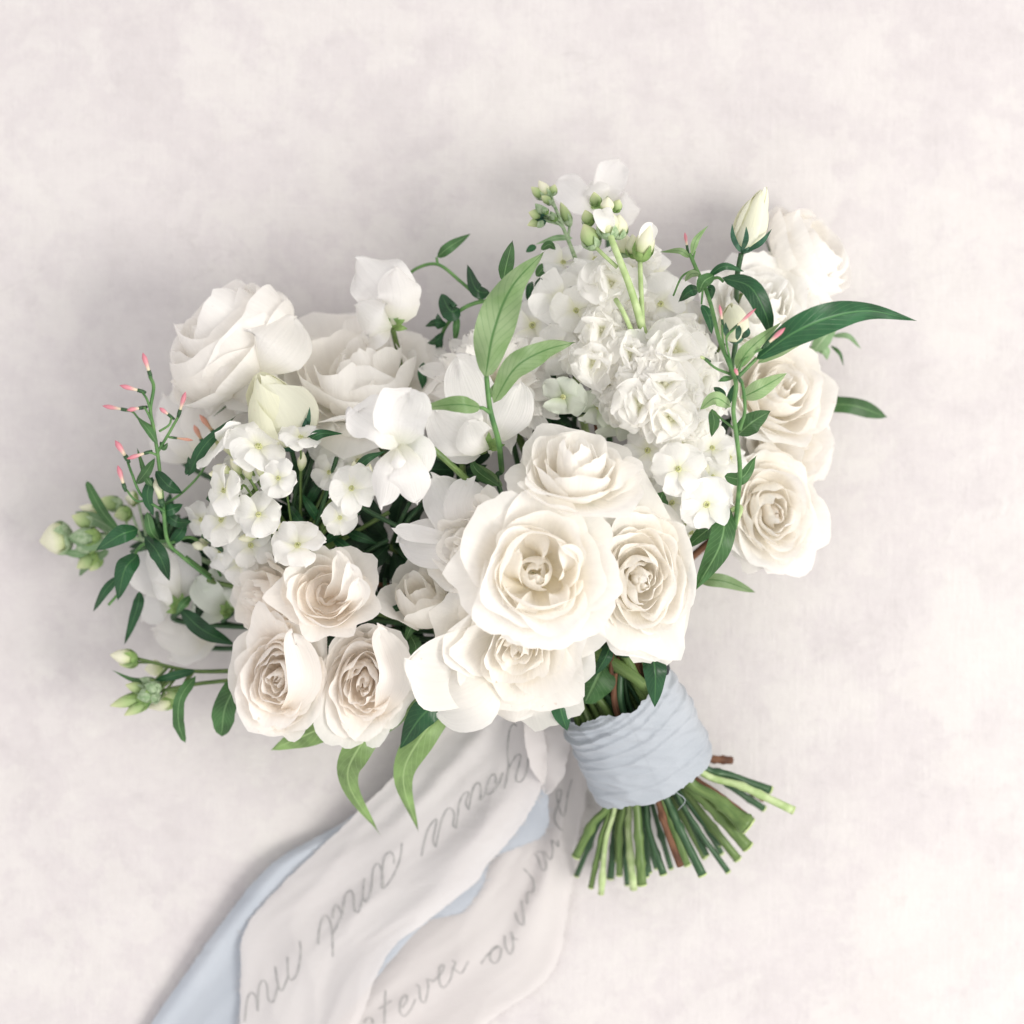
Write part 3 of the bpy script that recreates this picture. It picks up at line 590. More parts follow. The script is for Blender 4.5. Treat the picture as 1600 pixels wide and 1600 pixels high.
# ------------------------------------------------------------------ small florets
def floret(th, c, axis, R, n=5, mat=None, style='flat', seed=0, tube_to=None, eye=True, eyec='eye'):
    rg = np.random.RandomState(seed); c = np.asarray(c)
    if style == 'flat': axis = nz(axis) + .16 * rg.randn(3); R = R * rg.uniform(.88, 1.10)
    e1, e2, a = frame(axis); b = Buf()
    back = c - a * R * 0.75
    b.add(*spindle_geo(back, c, [R * .05, R * .07, R * .075, R * .10], sides=7, n=5))
    fl = b.build('floret', MT['budw'], th)
    if eye:
        eb = Buf(); k_ = 10; v = []
        for ring, (q, hgt) in enumerate(((.13, .02), (.09, .05), (.055, .02), (.025, -.08))):
            for j in range(k_):
                t_ = 2 * math.pi * j / k_; v.append(c + a * R * hgt + R * q * (math.cos(t_) * e1 + math.sin(t_) * e2))
        f = grid_faces(4, k_, 0, True); f.append(tuple(3 * k_ + j for j in range(k_))); eb.add(v, f)
        for j in range(4):
            t_ = 1.57 * j + rg.rand(); p = c + R * .055 * (math.cos(t_) * e1 + math.sin(t_) * e2)
            eb.add(*spindle_geo(p, p + a * R * .13, [R * .025, R * .035, R * .01], sides=5, n=3))
        eb.build('eye', MT[eyec], th, fl)
    if style == 'flat':
        sp0 = rg.rand() * 6.28
        for k in range(n):
            an = sp0 + 2 * math.pi * k / n + .06 * rg.randn(); d = math.cos(an) * e1 + math.sin(an) * e2
            el = .10 + .10 * rg.randn(); rr = R * (1 + .07 * rg.randn())
            hw = R * (0.60 if n == 5 else .68) * (1 + .06 * rg.randn())
            blade('petal', [c + d * R * .05 - a * R * .03, c + d * rr * .5 + a * R * (.06 + el * .4), c + d * rr + a * R * (el * .5 - .08)], hw, mat, th, fl, prof='petal', nu=9, nv=9, ref=a,
                  cup=.14 * rg.randn() - .05, wave=.11, wf=1.6, irr=.09, roll=12 + 7 * rg.randn(), notch=.08 * rg.rand(), seed=seed * 13 + k)
    else:                                     # ruffled double floret
        for li, (nn, r0, el) in enumerate(((6, 1.0, .02), (4, .70, .28), (3, .40, .42))):
            for k in range(nn):
                an = li * .7 + 2 * math.pi * (k + .25 * rg.randn() * .6) / nn; d = math.cos(an) * e1 + math.sin(an) * e2
                rr = R * r0 * (1 + .12 * rg.randn()); ee = el + .12 * rg.randn()
                q0 = c - a * R * .2
                blade('petal', [q0, q0 + d * rr * .45 + a * R * (.16 + ee * .65), q0 + d * rr * (1 - .25 * ee) + a * R * (.18 + ee * .85 - .12 * (li == 0))], R * .64 * (1 + .14 * rg.randn()), mat, th, fl,
                      prof='petal', nu=13, nv=16, ref=a, cup=.10 * rg.randn() + .02, wave=.17, wf=1.6, irr=.13, roll=9 * rg.randn(), notch=.07 * rg.rand(), seed=seed * 31 + li * 7 + k)
    if tube_to is not None:
        tube('pedicel', [back, back - a * R * .35, tube_to], [R * .06, R * .05, R * .06], MT['stem'], th, fl, n=10, sides=6)
    return fl

def bud(th, base, tip, r, mat='budw', cal=None, parent=None, prof=None):
    base = np.asarray(base); tip = np.asarray(tip)
    b = Buf(); b.add(*spindle_geo(base, tip, [x * r for x in (prof or (.35, .7, .95, 1.0, .85, .5, .06))], sides=8, n=11))
    o = b.build('bud', MT[mat], th, parent)
    if cal:
        L = tip - base; cb = Buf()
        e1, e2, a = frame(L); ln = np.linalg.norm(L)
        cb.add(*spindle_geo(base - a * ln * .06, base + L * .22, [r * .3, r * .75, r * .92, r * .90], sides=8, n=5))
        for k in range(4):
            t_ = k * 1.571 + .5; d = math.cos(t_) * e1 + math.sin(t_) * e2
            cb.add(*blade_geo([base + d * r * .6, base + L * .25 + d * r * 1.05, base + L * .5 + d * r * 1.12], r * .42, prof='lance', ref=d, nu=3, nv=5))
        cb.build('calyx', MT[cal], th, o)
    return o

# phlox cluster on the left
pc = P(470, 880, .055)
ph = Thing('phlox', 'cluster of small white phlox florets above the blush spray roses', 'phlox', tuple(pc))
for i, (x, y, z, R, ax) in enumerate((
        (435, 747, .122, 36, (.05, -.02, 1)), (549, 763, .120, 40, (.10, .15, 1)), (531, 809, .110, 30, (.1, .35, 1)), (465, 852, .120, 44, (.0, -.75, 1)),
        (404, 804, .112, 41, (-.15, -.3, 1)), (350, 766, .110, 44, (-.75, -.05, .9)), (404, 698, .112, 46, (-.05, -.95, .8)), (342, 692, .100, 50, (-.75, -.75, .5)),
        (470, 683, .112, 32, (.25, -1, .5)), (346, 812, .094, 40, (-.6, .2, .9)), (314, 812, .076, 30, (-.8, .1, .7)), (373, 880, .078, 38, (-.35, .3, .9)),
        (514, 738, .094, 32, (-.5, -.2, .8)), (344, 862, .074, 30, (-.7, .2, .7)), (392, 852, .086, 40, (-.1, .3, 1)), (372, 735, .094, 34, (-.5, -.3, .9)),
        (520, 690, .082, 40, (.1, -.7, .8)), (560, 720, .078, 38, (.3, -.5, .9)))):
    floret(ph, P(x, y, z), IA(*ax), M(R, z), 5, WH, seed=100 + i, tube_to=pc + np.array([0, 0, .012]) + .35 * (P(x, y, z) - pc) * np.array([1, 1, .6]))
for i, (x0, y0, x1, y1, z) in enumerate(((360, 738, 338, 726, .104), (376, 740, 360, 716, .106), (390, 748, 384, 724, .110), (409, 745, 405, 722, .112), (470, 735, 474, 706, .106),
        (455, 838, 430, 815, .106), (452, 842, 426, 832, .104), (480, 842, 484, 816, .112), (452, 850, 424, 843, .102), (555, 748, 553, 720, .108), (572, 748, 578, 724, .108), (566, 750, 588, 738, .104),
        (400, 838, 372, 842, .096), (330, 838, 303, 858, .06), (348, 742, 326, 740, .10))):
    bud(ph, P(x0, y0, z - .006), P(x1, y1, z), M(7.5, z), 'budw')
    tube('pedicel', [P(x0, y0, z - .006), (P(x0, y0, z - .02) + pc) / 2, pc], M(2.6, z), MT['stem'], ph, n=10, sides=6)
for i in range(16):                        # forking flower stalks seen in the gap
    a0 = rnd.uniform(-1.9, 1.9); q = pc + np.array([.045 * math.sin(a0), .035 * math.cos(a0) + .02, rnd.uniform(.01, .045)])
    tube('stalk', [pc, (pc + q) / 2 + np.array([rnd.uniform(-.006, .006), rnd.uniform(-.006, .006), .004]), q], M(3.4), MT['stem_dark' if i % 3 else 'stem'], ph, n=10, sides=6)
for (x0, y0, x1, y1) in ((505, 850, 565, 800), (500, 815, 470, 770), (520, 840, 560, 870), (480, 790, 505, 745), (540, 830, 590, 850), (450, 790, 480, 830)):
    blade('bract', [P(x0, y0, .075), P((x0 + x1) / 2, (y0 + y1) / 2, .084), P(x1, y1, .080)], M(8), MT['l_dark'], ph, prof='lance', nu=5, nv=8, fold=.3)
stem_to_handle(ph, pc, IA(-.6, -.6, .5), .002, .02)

# phlox cluster on the right
pc = P(1070, 820, .060)
ph = Thing('phlox', 'cluster of flat white phlox florets between the ruffled rose and the jasmine vine', 'phlox', tuple(pc))
for i, (x, y, z, R, ax) in enumerate((
        (1060, 733, .122, 45, (.05, -.05, 1)), (1104, 788, .116, 44, (.25, .45, 1)), (1114, 745, .108, 34, (.6, 0, .8)), (1128, 770, .098, 32, (.6, .2, .8)), (1113, 700, .104, 36, (.4, -.4, .9)),
        (1012, 704, .108, 40, (-.3, -.3, 1)), (1080, 832, .094, 36, (.1, .7, .8)), (1042, 838, .092, 34, (-.2, .6, .9)), (1005, 755, .092, 38, (-.4, .1, .9)), (1050, 785, .100, 36, (0, .3, 1)),
        (1140, 715, .08, 34, (.6, -.2, .7)), (1075, 690, .10, 36, (.1, -.4, 1)))):
    floret(ph, P(x, y, z), IA(*ax), M(R, z), 5, WH, seed=140 + i, tube_to=pc)
for x0, y0, x1, y1, z in ((1100, 745, 1106, 725, .112), (1120, 730, 1128, 712, .106), (1010, 775, 1000, 756, .098), (1085, 760, 1092, 742, .108)):
    bud(ph, P(x0, y0, z - .005), P(x1, y1, z), M(7, z), 'budw')
stem_to_handle(ph, pc, IA(.3, -.6, .5), .002, .02)

# white hydrangea behind the wavy leaves
pc = P(905, 560, .050)
hy = Thing('hydrangea', 'white hydrangea florets massed beside the tall stock spike', 'hydrangea', tuple(pc))
for i, (x, y, z, R, ax) in enumerate((
        (875, 468, .092, 44, (-.2, -.2, 1)), (880, 410, .078, 40, (-.1, -.7, .8)), (900, 485, .098, 38, (-.2, 0, 1)), (832, 508, .078, 44, (-.5, -.1, .9)), (1028, 430, .080, 42, (.4, -.6, .8)),
        (1032, 475, .094, 46, (.35, -.2, 1)), (880, 620, .102, 34, (-.2, .5, .9)), (935, 636, .096, 36, (-.1, .5, 1)), (870, 545, .090, 36, (-.5, .1, .9)), (1062, 480, .072, 40, (.7, -.2, .8)),
        (850, 445, .068, 38, (-.5, -.5, .8)), (930, 405, .078, 42, (0, -.8, .8)), (985, 420, .078, 42, (.2, -.7, .8)), (1088, 500, .058, 38, (.7, -.3, .7)), (905, 445, .088, 36, (-.2, -.3, 1)), (960, 660, .09, 34, (0, .5, .9)))):
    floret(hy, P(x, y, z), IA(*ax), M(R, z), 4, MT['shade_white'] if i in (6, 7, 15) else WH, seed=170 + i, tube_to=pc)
stem_to_handle(hy, pc, IA(0, -.8, .3), .002, .02)

# stock: a tall ruffled spike
sb = P(1050, 690, .062)
st = Thing('stock', 'tall white stock spike with ruffled double florets and a bud tip at its head', 'stock', tuple(sb))
for i, (x, y, z, R, ax) in enumerate((
        (955, 442, .112, 54, (-.15, -.35, 1)), (940, 515, .112, 50, (-.25, 0, 1)), (926, 566, .112, 52, (-.4, .25, 1)), (984, 552, .116, 46, (-.05, .2, 1)), (1055, 548, .118, 60, (.25, -.1, 1)),
        (1040, 600, .122, 60, (.05, .1, 1)), (1000, 632, .120, 56, (-.2, .25, 1)), (1092, 592, .106, 52, (.6, 0, .9)), (1048, 655, .120, 58, (.05, .3, 1)), (1098, 645, .104, 50, (.6, .2, .9)),
        (1012, 510, .094, 44, (.2, -.3, 1)), (1090, 545, .088, 46, (.6, -.3, .8)), (915, 535, .09, 44, (-.5, 0, .8)), (970, 600, .102, 46, (-.2, .2, 1)), (1100, 690, .09, 44, (.6, .3, .8)), (1010, 400, .09, 34, (.3, -.6, .8)),
        (1020, 572, .120, 42, (0, 0, 1)), (1070, 622, .118, 42, (.3, .2, 1)), (1018, 660, .112, 42, (-.2, .5, .9)), (960, 535, .108, 40, (-.1, 0, 1)), (1075, 570, .112, 40, (.5, -.1, 1)), (990, 590, .114, 42, (-.2, .1, 1)), (1030, 530, .106, 42, (.2, -.3, 1)), (945, 475, .106, 40, (-.3, -.2, 1)),
        (975, 470, .104, 40, (.1, -.4, 1)), (1070, 520, .10, 44, (.5, -.4, .9)), (1115, 620, .09, 44, (.8, 0, .7)), (1062, 690, .108, 42, (.2, .4, 1)), (950, 600, .106, 42, (-.3, .4, 1)), (905, 560, .10, 40, (-.5, .2, .9)), (1000, 480, .098, 40, (.2, -.3, 1)), (1085, 665, .108, 42, (.4, .3, 1)), (968, 640, .106, 40, (-.2, .5, .9)), (1030, 690, .10, 40, (0, .6, .8)))):
    floret(st, P(x, y, z), IA(*ax), M(R * .80, z), 5, MT['stock'], 'ruffled', seed=200 + i, eye=False, tube_to=P(1005 + .25 * (x - 1005), y + 40, .08))
tube('spike_stem', PP([(1040, 660, .075), (1008, 530, .110), (985, 450, .122), (955, 372, .122), (948, 335, .118)]), [M(7), M(6.2), M(5.2), M(4.6), M(3)], MT['stem_pale'], st, n=26, sides=10)
tube('pedicel', PP([(1006, 530, .112), (1002, 460, .116), (1000, 405, .112)]), M(3.6), MT['stem_pale'], st, n=10, sides=7)
tube('pedicel', PP([(992, 530, .112), (975, 490, .124), (962, 468, .118)]), M(3.6), MT['stem_pale'], st, n=10, sides=7)
tube('pedicel', PP([(965, 418, .12), (945, 400, .12), (930, 385, .116)]), M(3), MT['stem_pale'], st, n=10, sides=7)
for (x0, y0, x1, y1, z, r, m_, cl) in ((952, 372, 948, 325, .118, 18, 'budw', 'woolly'), (965, 372, 968, 335, .114, 15, 'budw', 'woolly'), (930, 388, 912, 350, .114, 15, 'budg', 'woolly'), (922, 352, 914, 328, .110, 10, 'budg', 'calyx'),
        (948, 332, 950, 308, .114, 11, 'budw', 'calyx'), (932, 322, 928, 300, .106, 9, 'budg', 'calyx'), (960, 330, 968, 312, .108, 9, 'budg', 'calyx'), (1000, 406, 1016, 352, .112, 16, 'budw', 'calyx'), (992, 402, 988, 366, .106, 13, 'budw', 'calyx'),
        (940, 345, 932, 330, .112, 9, 'budg', 'woolly'), (975, 400, 978, 366, .10, 16, 'budw', 'woolly')):
    bud(st, P(x0, y0, z), P(x1, y1, z + .004), M(r, z), m_, cl)
px_petal('petal', [(1000, 395, .112), (1010, 370, .116), (1020, 350, .116)], 13, WH, st, cup=.5)
px_petal('petal', [(952, 365, .118), (945, 345, .128), (940, 328, .124)], 15, WH, st, cup=.6)
stem_to_handle(st, sb, IA(0, -.8, .3), .003, .02)

# stock side shoots in bud
def shoot(name, label, stem_pts, buds, mat_stem='woolly', r=3.5, handle=None, leaves=()):
    pts = PP(stem_pts); th = Thing(name, label, 'flower buds', tuple(pts[0]))
    tube('stalk', pts, [M(r), M(r * .8), M(r * .6)], MT[mat_stem], th, n=18, sides=7)
    for b_ in buds:
        x0, y0, x1, y1, z, rr, m_, cl = b_
        k = int(np.argmin([np.linalg.norm(P(x0, y0, z)[:2] - q[:2]) for q in spline(pts, 30)])); near = spline(pts, 30)[max(0, k - 3)]
        tube('pedicel', [near, (near + P(x0, y0, z)) / 2, P(x0, y0, z)], M(2.0), MT[mat_stem], th, n=6, sides=6)
        bud(th, P(x0, y0, z), P(x1, y1, z + .002), M(rr, z), m_, cl)
    for (l, hw, m_, kw) in leaves: blade('leaf', PP(l), M(hw), MT[m_], th, nu=7, nv=14, **kw)
    if handle is not None: stem_to_handle(th, pts[0], handle, .0015, .012)
    return th
shoot('stock_shoot', 'downy stock shoot with small green buds beside the tall stock head', [(905, 420, .075), (890, 380, .085), (870, 330, .088), (858, 300, .084)],
      [(858, 308, 842, 282, .084, 9, 'budw', 'woolly'), (850, 310, 830, 292, .084, 8, 'budg', 'woolly'), (862, 305, 867, 288, .084, 7, 'budg', 'woolly'), (862, 318, 846, 306, .088, 7, 'budg', 'woolly'), (848, 338, 826, 332, .088, 9, 'budg', 'calyx_d'),
       (852, 335, 836, 318, .090, 7, 'woolly', 'calyx_d'), (852, 342, 824, 352, .086, 8, 'budg', 'woolly'), (850, 344, 840, 356, .09, 6, 'woolly', 'calyx_d'), (868, 345, 860, 330, .09, 6, 'woolly', 'calyx'), (890, 352, 876, 316, .084, 8, 'budg', 'woolly'), (855, 334, 848, 322, .094, 5, 'woolly', 'calyx')],
      handle=IA(-.1, -1, .1),
      leaves=[([(895, 372, .08), (868, 372, .082), (836, 382, .08)], 5, 'l_sage', dict(prof='lance')), ([(838, 385, .078), (830, 388, .078), (822, 394, .076)], 7, 'l_dark', {}), ([(845, 390, .08), (858, 382, .084), (868, 390, .08)], 8, 'l_mid', {}),
              ([(835, 448, .08), (852, 436, .084), (874, 418, .08)], 10, 'l_dark', {}), ([(838, 432, .075), (848, 420, .078), (858, 414, .076)], 11, 'l_mid', {}), ([(825, 470, .07), (828, 450, .074), (832, 440, .07)], 8, 'l_dark', {})])
shoot('stock_shoot', 'pale downy shoot with one fat cream bud resting on plaster at the bouquet far tip', [(330, 880, .045), (250, 850, .040), (170, 835, .034), (120, 838, .030)],
      [(112, 838, 62, 846, .028, 25, 'budw', 'woolly'), (150, 820, 112, 806, .034, 13, 'budg', 'woolly'), (155, 838, 108, 838, .038, 14, 'woolly', 'calyx'), (150, 848, 118, 858, .034, 13, 'woolly', 'calyx'), (160, 800, 124, 792, .030, 9, 'budw', 'calyx'),
       (190, 790, 152, 782, .032, 12, 'budg', 'woolly'), (150, 866, 120, 888, .030, 12, 'budg', 'calyx'), (205, 800, 178, 806, .034, 12, 'budg', 'calyx'), (158, 872, 140, 892, .028, 9, 'budg', 'calyx'), (215, 780, 196, 778, .03, 12, 'budw', 'calyx')],
      r=4, handle=IA(-.9, -.1, .1),
      leaves=[([(190, 835, .042), (160, 800, .046), (140, 762, .046), (136, 752, .044)], 9, 'l_mid', dict(prof='lance', wave=.2)), ([(170, 860, .032), (148, 872, .03), (122, 872, .026)], 10, 'l_sage', {}), ([(180, 830, .036), (150, 812, .038), (118, 800, .03)], 13, 'l_sage', dict(wave=.2)),
              ([(170, 845, .036), (140, 852, .04), (105, 838, .034)], 12, 'l_sage', dict(wave=.2)), ([(165, 868, .03), (135, 885, .03), (124, 900, .024)], 8, 'l_sage', {}), ([(140, 862, .034), (120, 865, .034), (96, 862, .03)], 9, 'l_sage', {})])
shoot('stock_shoot', 'two thin stalks of green and cream buds poking out left of the blush spray rose', [(400, 1046, .050), (340, 1049, .048), (290, 1047, .050), (215, 1029, .048)],
      [(213, 1029, 172, 1023, .048, 12, 'budw', 'calyx'), (215, 1035, 186, 1038, .044, 8, 'budg', 'calyx'), (228, 1078, 196, 1070, .052, 9, 'budg', 'woolly'), (224, 1088, 172, 1103, .050, 10, 'budg', 'calyx'), (232, 1095, 194, 1118, .050, 9, 'budg', 'calyx'),
       (275, 1092, 232, 1106, .044, 12, 'budw', 'calyx'), (245, 1070, 218, 1060, .050, 8, 'woolly', 'calyx'), (280, 1080, 258, 1088, .046, 10, 'budg', 'calyx'), (240, 1083, 214, 1090, .056, 12, 'woolly', 'calyx'), (250, 1078, 226, 1070, .058, 11, 'woolly', 'woolly'), (255, 1042, 226, 1046, .03, 13, 'budw', None), (250, 1090, 230, 1088, .056, 10, 'woolly', 'woolly')],
      'stem', 4, IA(-1, 0, .1),
      leaves=[([(305, 1048, .056), (272, 1056, .060), (240, 1064, .056)], 11, 'l_dark', dict(roll=30)), ([(306, 1056, .058), (282, 1090, .066), (279, 1130, .062), (289, 1160, .054)], 8.5, 'l_mid', dict(wave=.35, wf=4, prof='strap')), ([(240, 1062, .05), (208, 1062, .052), (175, 1047, .05)], 4, 'l_mid', dict(prof='lance')),
              ([(374, 1062, .066), (352, 1105, .066), (346, 1150, .056)], 17, 'l_mid', dict(prof='strap', fold=.25, wave=.18)), ([(245, 1085, .05), (235, 1095, .052), (228, 1110, .05)], 4, 'l_mid', dict(prof='lance'))])
st3 = bpy.data.objects['stock_shoot.002']
t3 = Thing.__new__(Thing); t3.o = st3; t3.loc = np.array(st3.location)
tube('stalk', PP([(400, 1060, .052), (340, 1065, .050), (300, 1070, .052), (240, 1082, .054)]), [M(3.6), M(3.2), M(3)], MT['stem'], t3, n=14, sides=7)

# ------------------------------------------------------------------ sweet peas
def sweetpea(label, base, petals, stem_pts=None, cal=None, handle=True, mat=None, name='sweet_pea', cat='sweet pea'):
    b = P(*base); th = Thing(name, label, cat, tuple(b))
    for i, (pts, hw, kw) in enumerate(petals):
        px_petal('petal', pts, hw, kw.pop('mat', mat or MT['pea']), th, seed=i + int(base[0]), **kw)
    if cal:
        tip = P(*cal); cb = Buf(); cb.add(*spindle_geo(b, b + (tip - b) * .55, [M(4), M(8), M(9), M(5)])); cx = cb.build('calyx', MT['calyx'], th)
        for k in range(5):
            d = nz(tip - b); s = np.cross(d, Zv); an = -1.3 + k * .65
            q = b + (d * math.cos(an) + s * math.sin(an)) * M(26) + Zv * .003
            blade('sepal', [b, (b + q) / 2 + Zv * .0035, q], M(6), MT['calyx'], th, cx, prof='lance', nu=5, nv=7)
    if stem_pts:
        tube('stalk', PP(stem_pts), [M(4.2), M(4.6), M(5)], MT['stem'], th, n=14, sides=8)
    if handle: stem_to_handle(th, PP(stem_pts)[-1] if stem_pts else b, IA(0, 0, 1) if stem_pts else IA(-.3, -.6, .6), .0014, .012)
    return th
sweetpea('lone white sweet pea nodding over bare plaster above the wide ranunculus', (614, 512, .066),
         [([(612, 508, .068), (605, 460, .074), (560, 408, .070)], 54, dict(cup=-.28, wave=.24, wf=2.1, irr=.10)), ([(614, 508, .070), (630, 470, .080), (618, 420, .076)], 38, dict(cup=-.4, wave=.22, wf=1.9, roll=-22)),
          ([(612, 512, .072), (585, 505, .082), (556, 478, .072)], 34, dict(cup=-.5, roll=25)), ([(610, 512, .070), (588, 525, .076), (572, 540, .064)], 18, dict(cup=.3))],
         [(613, 512, .066), (625, 560, .052), (640, 620, .045)], (622, 490, .07))
sweetpea('white sweet pea with two upright lobes and a split skirt, on a bare green stalk', (640, 694, .138),
         [([(626, 697, .140), (595, 668, .150), (552, 640, .140)], 36, dict(cup=.2, wave=.20, wf=2.2, irr=.12, roll=-14)), ([(626, 694, .142), (628, 655, .154), (642, 614, .146)], 42, dict(cup=.25, wave=.20, wf=2.2, irr=.12, roll=10)),
          ([(624, 694, .140), (608, 740, .150), (598, 792, .136)], 27, dict(cup=-.3, wave=.1, wf=1.5)), ([(627, 692, .142), (640, 740, .152), (652, 786, .138)], 31, dict(cup=-.3, wave=.12, wf=1.5)),
          ([(626, 690, .14), (655, 700, .146), (664, 740, .14)], 22, dict(cup=-.2, wave=.1)), ([(620, 700, .144), (622, 720, .152), (624, 745, .148)], 14, dict(cup=-.8))],
         [(648, 676, .138), (700, 722, .130), (760, 778, .112)], (665, 694, .138))
sweetpea('white sweet pea with three round smooth petals under the wavy green leaves', (764, 702, .112),
         [([(762, 702, .114), (725, 680, .122), (678, 640, .116)], 42, dict(cup=-.2, wave=.18, wf=2.0, irr=.11)), ([(764, 700, .112), (745, 630, .116), (716, 562, .108)], 40, dict(cup=.2, wave=.18, wf=2.2, irr=.11)), ([(768, 696, .114), (792, 655, .122), (812, 600, .116)], 33, dict(cup=-.25, wave=.16, wf=2, irr=.10)), ([(764, 702, .116), (745, 690, .128), (732, 660, .126)], 30, dict(cup=-.4)),
          ([(758, 700, .108), (720, 700, .112), (690, 672, .106)], 26, dict(cup=.2))],
         [(758, 704, .112), (724, 720, .098), (728, 760, .085)], (764, 680, .115))
sweetpea('faint white sweet pea lying on plaster behind the tall stock head', (938, 322, .036),
         [([(940, 322, .036), (950, 290, .044), (968, 252, .040)], 26, dict(cup=.3, wave=.12)), ([(938, 320, .036), (905, 310, .044), (874, 282, .036)], 26, dict(cup=.3, wave=.1)), ([(942, 322, .038), (975, 325, .046), (998, 328, .038)], 30, dict(cup=-.3, wave=.12)), ([(940, 322, .04), (935, 300, .05), (925, 285, .044)], 20, dict(cup=-.3))], None, (932, 310, .04))
sweetpea('pair of broad white sweet pea petals over the dark gap beside the small ruffled rose', (745, 855, .112),
         [([(752, 850, .110), (708, 802, .122), (676, 745, .120)], 40, dict(cup=-.2, wave=.26, wf=2.1)), ([(750, 860, .110), (692, 852, .122), (624, 848, .116)], 38, dict(cup=-.3, wave=.16, wf=1.6)), ([(752, 846, .112), (728, 800, .124), (742, 750, .124)], 36, dict(cup=-.2, wave=.16, wf=1.9)), ([(745, 850, .112), (665, 836, .124), (616, 826, .124)], 14, dict(cup=.4))])
sweetpea('white sweet pea with a long narrow folded petal behind the dark jasmine leaves', (285, 950, .040),
         [([(280, 940, .042), (258, 900, .056), (236, 852, .046)], 25, dict(cup=-.6)), ([(284, 935, .042), (292, 890, .052), (280, 846, .046)], 24, dict(cup=-.3)), ([(275, 935, .036), (240, 905, .042), (206, 868, .034)], 28, dict(cup=.2)), ([(270, 945, .036), (245, 950, .038), (224, 970, .026)], 24, dict(cup=-.2)), ([(262, 948, .046), (258, 935, .054), (240, 900, .05)], 12, dict(cup=-.5))], None, (268, 925, .044))
sweetpea('greenish white floret deep in shade left of the blush spray roses', (362, 955, .042),
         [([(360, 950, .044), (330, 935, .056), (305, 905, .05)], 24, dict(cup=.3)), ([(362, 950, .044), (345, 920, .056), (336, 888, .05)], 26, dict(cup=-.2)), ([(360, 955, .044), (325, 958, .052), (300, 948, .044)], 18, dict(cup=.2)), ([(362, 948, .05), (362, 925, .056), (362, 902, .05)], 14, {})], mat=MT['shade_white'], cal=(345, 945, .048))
sweetpea('pale blurred petals resting on plaster behind the pink jasmine buds', (300, 715, .030),
         [([(305, 720, .030), (285, 680, .036), (256, 618, .026)], 34, dict(cup=-.2)), ([(310, 715, .034), (315, 670, .042), (322, 625, .034)], 36, dict(cup=-.2)), ([(300, 720, .028), (270, 700, .03), (246, 668, .02)], 26, dict(cup=.2)), ([(330, 690, .04), (345, 650, .05), (372, 610, .044)], 22, dict(cup=-.4)), ([(340, 690, .036), (360, 655, .046), (384, 640, .04)], 24, {})], mat=MT['ranun'])
sweetpea('pale blurred petals resting on plaster below the dark pointed leaves', (330, 990, .026),
         [([(335, 990, .026), (290, 1000, .032), (240, 985, .018)], 26, dict(cup=-.2)), ([(340, 1000, .026), (300, 1015, .03), (265, 1030, .016)], 22, dict(cup=-.2)), ([(330, 985, .024), (280, 970, .03), (240, 958, .02)], 22, dict(cup=.2))], mat=MT['ranun'])
# the hanging narrow petal of the turned-away ranunculus and loose ones by it
rn = [o for o in bpy.data.objects if o.name == 'ranunculus.001'][0]
tr_ = Thing.__new__(Thing); tr_.o = rn; tr_.loc = np.array(rn.location)
px_petal('petal', [(402, 545, .085), (350, 585, .092), (324, 648, .070)], 17, RA, tr_, cup=-.5, roll=10)
px_petal('petal', [(405, 555, .082), (385, 600, .084), (368, 645, .066)], 26, RA, tr_, cup=-.4)
px_petal('petal', [(402, 560, .078), (410, 590, .082), (404, 632, .062)], 24, RA, tr_, cup=-.3)
px_petal('petal', [(392, 585, .080), (425, 545, .100), (462, 498, .078)], 52, RA, tr_, cup=-.35)

# ------------------------------------------------------------------ lisianthus buds
def lis_bud(label, base, tip, hw, sepals, stem_pts, handle):
    b = P(*base); t = P(*tip); L = np.linalg.norm(t - b); a = nz(t - b); R = M(hw, base[2])
    hr = L / R
    th = bloom('lisianthus_bud', label, 'flower bud', base, hw, a, [(3, .55, .10, hr * .98, 100), (4, .72, .15, hr * .95, 84), (3, .80, .22, hr * .86, 70)], MT['greenish'], int(base[0]), .015, .02, corner=.25, base_h=0, stem=False, calyx=False, nu=13, nv=14, bulge=(1.35, 1.15), lumps=.015, tuck=.10)
    cb = Buf(); cb.add(*spindle_geo(b - a * R * .25, b + a * R * .25, [.12 * R, .35 * R, .5 * R, .45 * R])); cx = cb.build('calyx', MT['calyx_d'], th)
    for pts, w_ in sepals: blade('sepal', PP(pts), M(w_), MT['calyx_d'], th, cx, prof='lance', nu=5, nv=10)
    tube('stalk', PP(stem_pts), M(4), MT['stem_dark'], th, n=12, sides=7)
    if handle: stem_to_handle(th, PP(stem_pts)[-1], IA(0, -.5, .5), .0016, .01)
    return th
lis_bud('upright pale green lisianthus bud with three narrow dark sepals', (1163, 388, .100), (1192, 298, .112), 31,
        [([(1158, 395, .104), (1146, 372, .116), (1144, 350, .112)], 4.5), ([(1160, 392, .112), (1166, 372, .124), (1166, 354, .122)], 4.5), ([(1168, 392, .106), (1190, 378, .112), (1206, 358, .106)], 4.5)],
        [(1158, 396, .10), (1152, 430, .094), (1150, 470, .07)], True)
lis_bud('fat cream lisianthus bud with green tinge standing behind the phlox cluster', (455, 690, .085), (405, 585, .108), 60,
        [([(478, 672, .10), (482, 655, .106), (484, 636, .102)], 4), ([(472, 676, .10), (476, 664, .106), (478, 652, .104)], 4), ([(476, 690, .10), (500, 678, .108), (535, 678, .10)], 6)],
        [(452, 690, .085), (465, 740, .07), (480, 800, .055)], True)
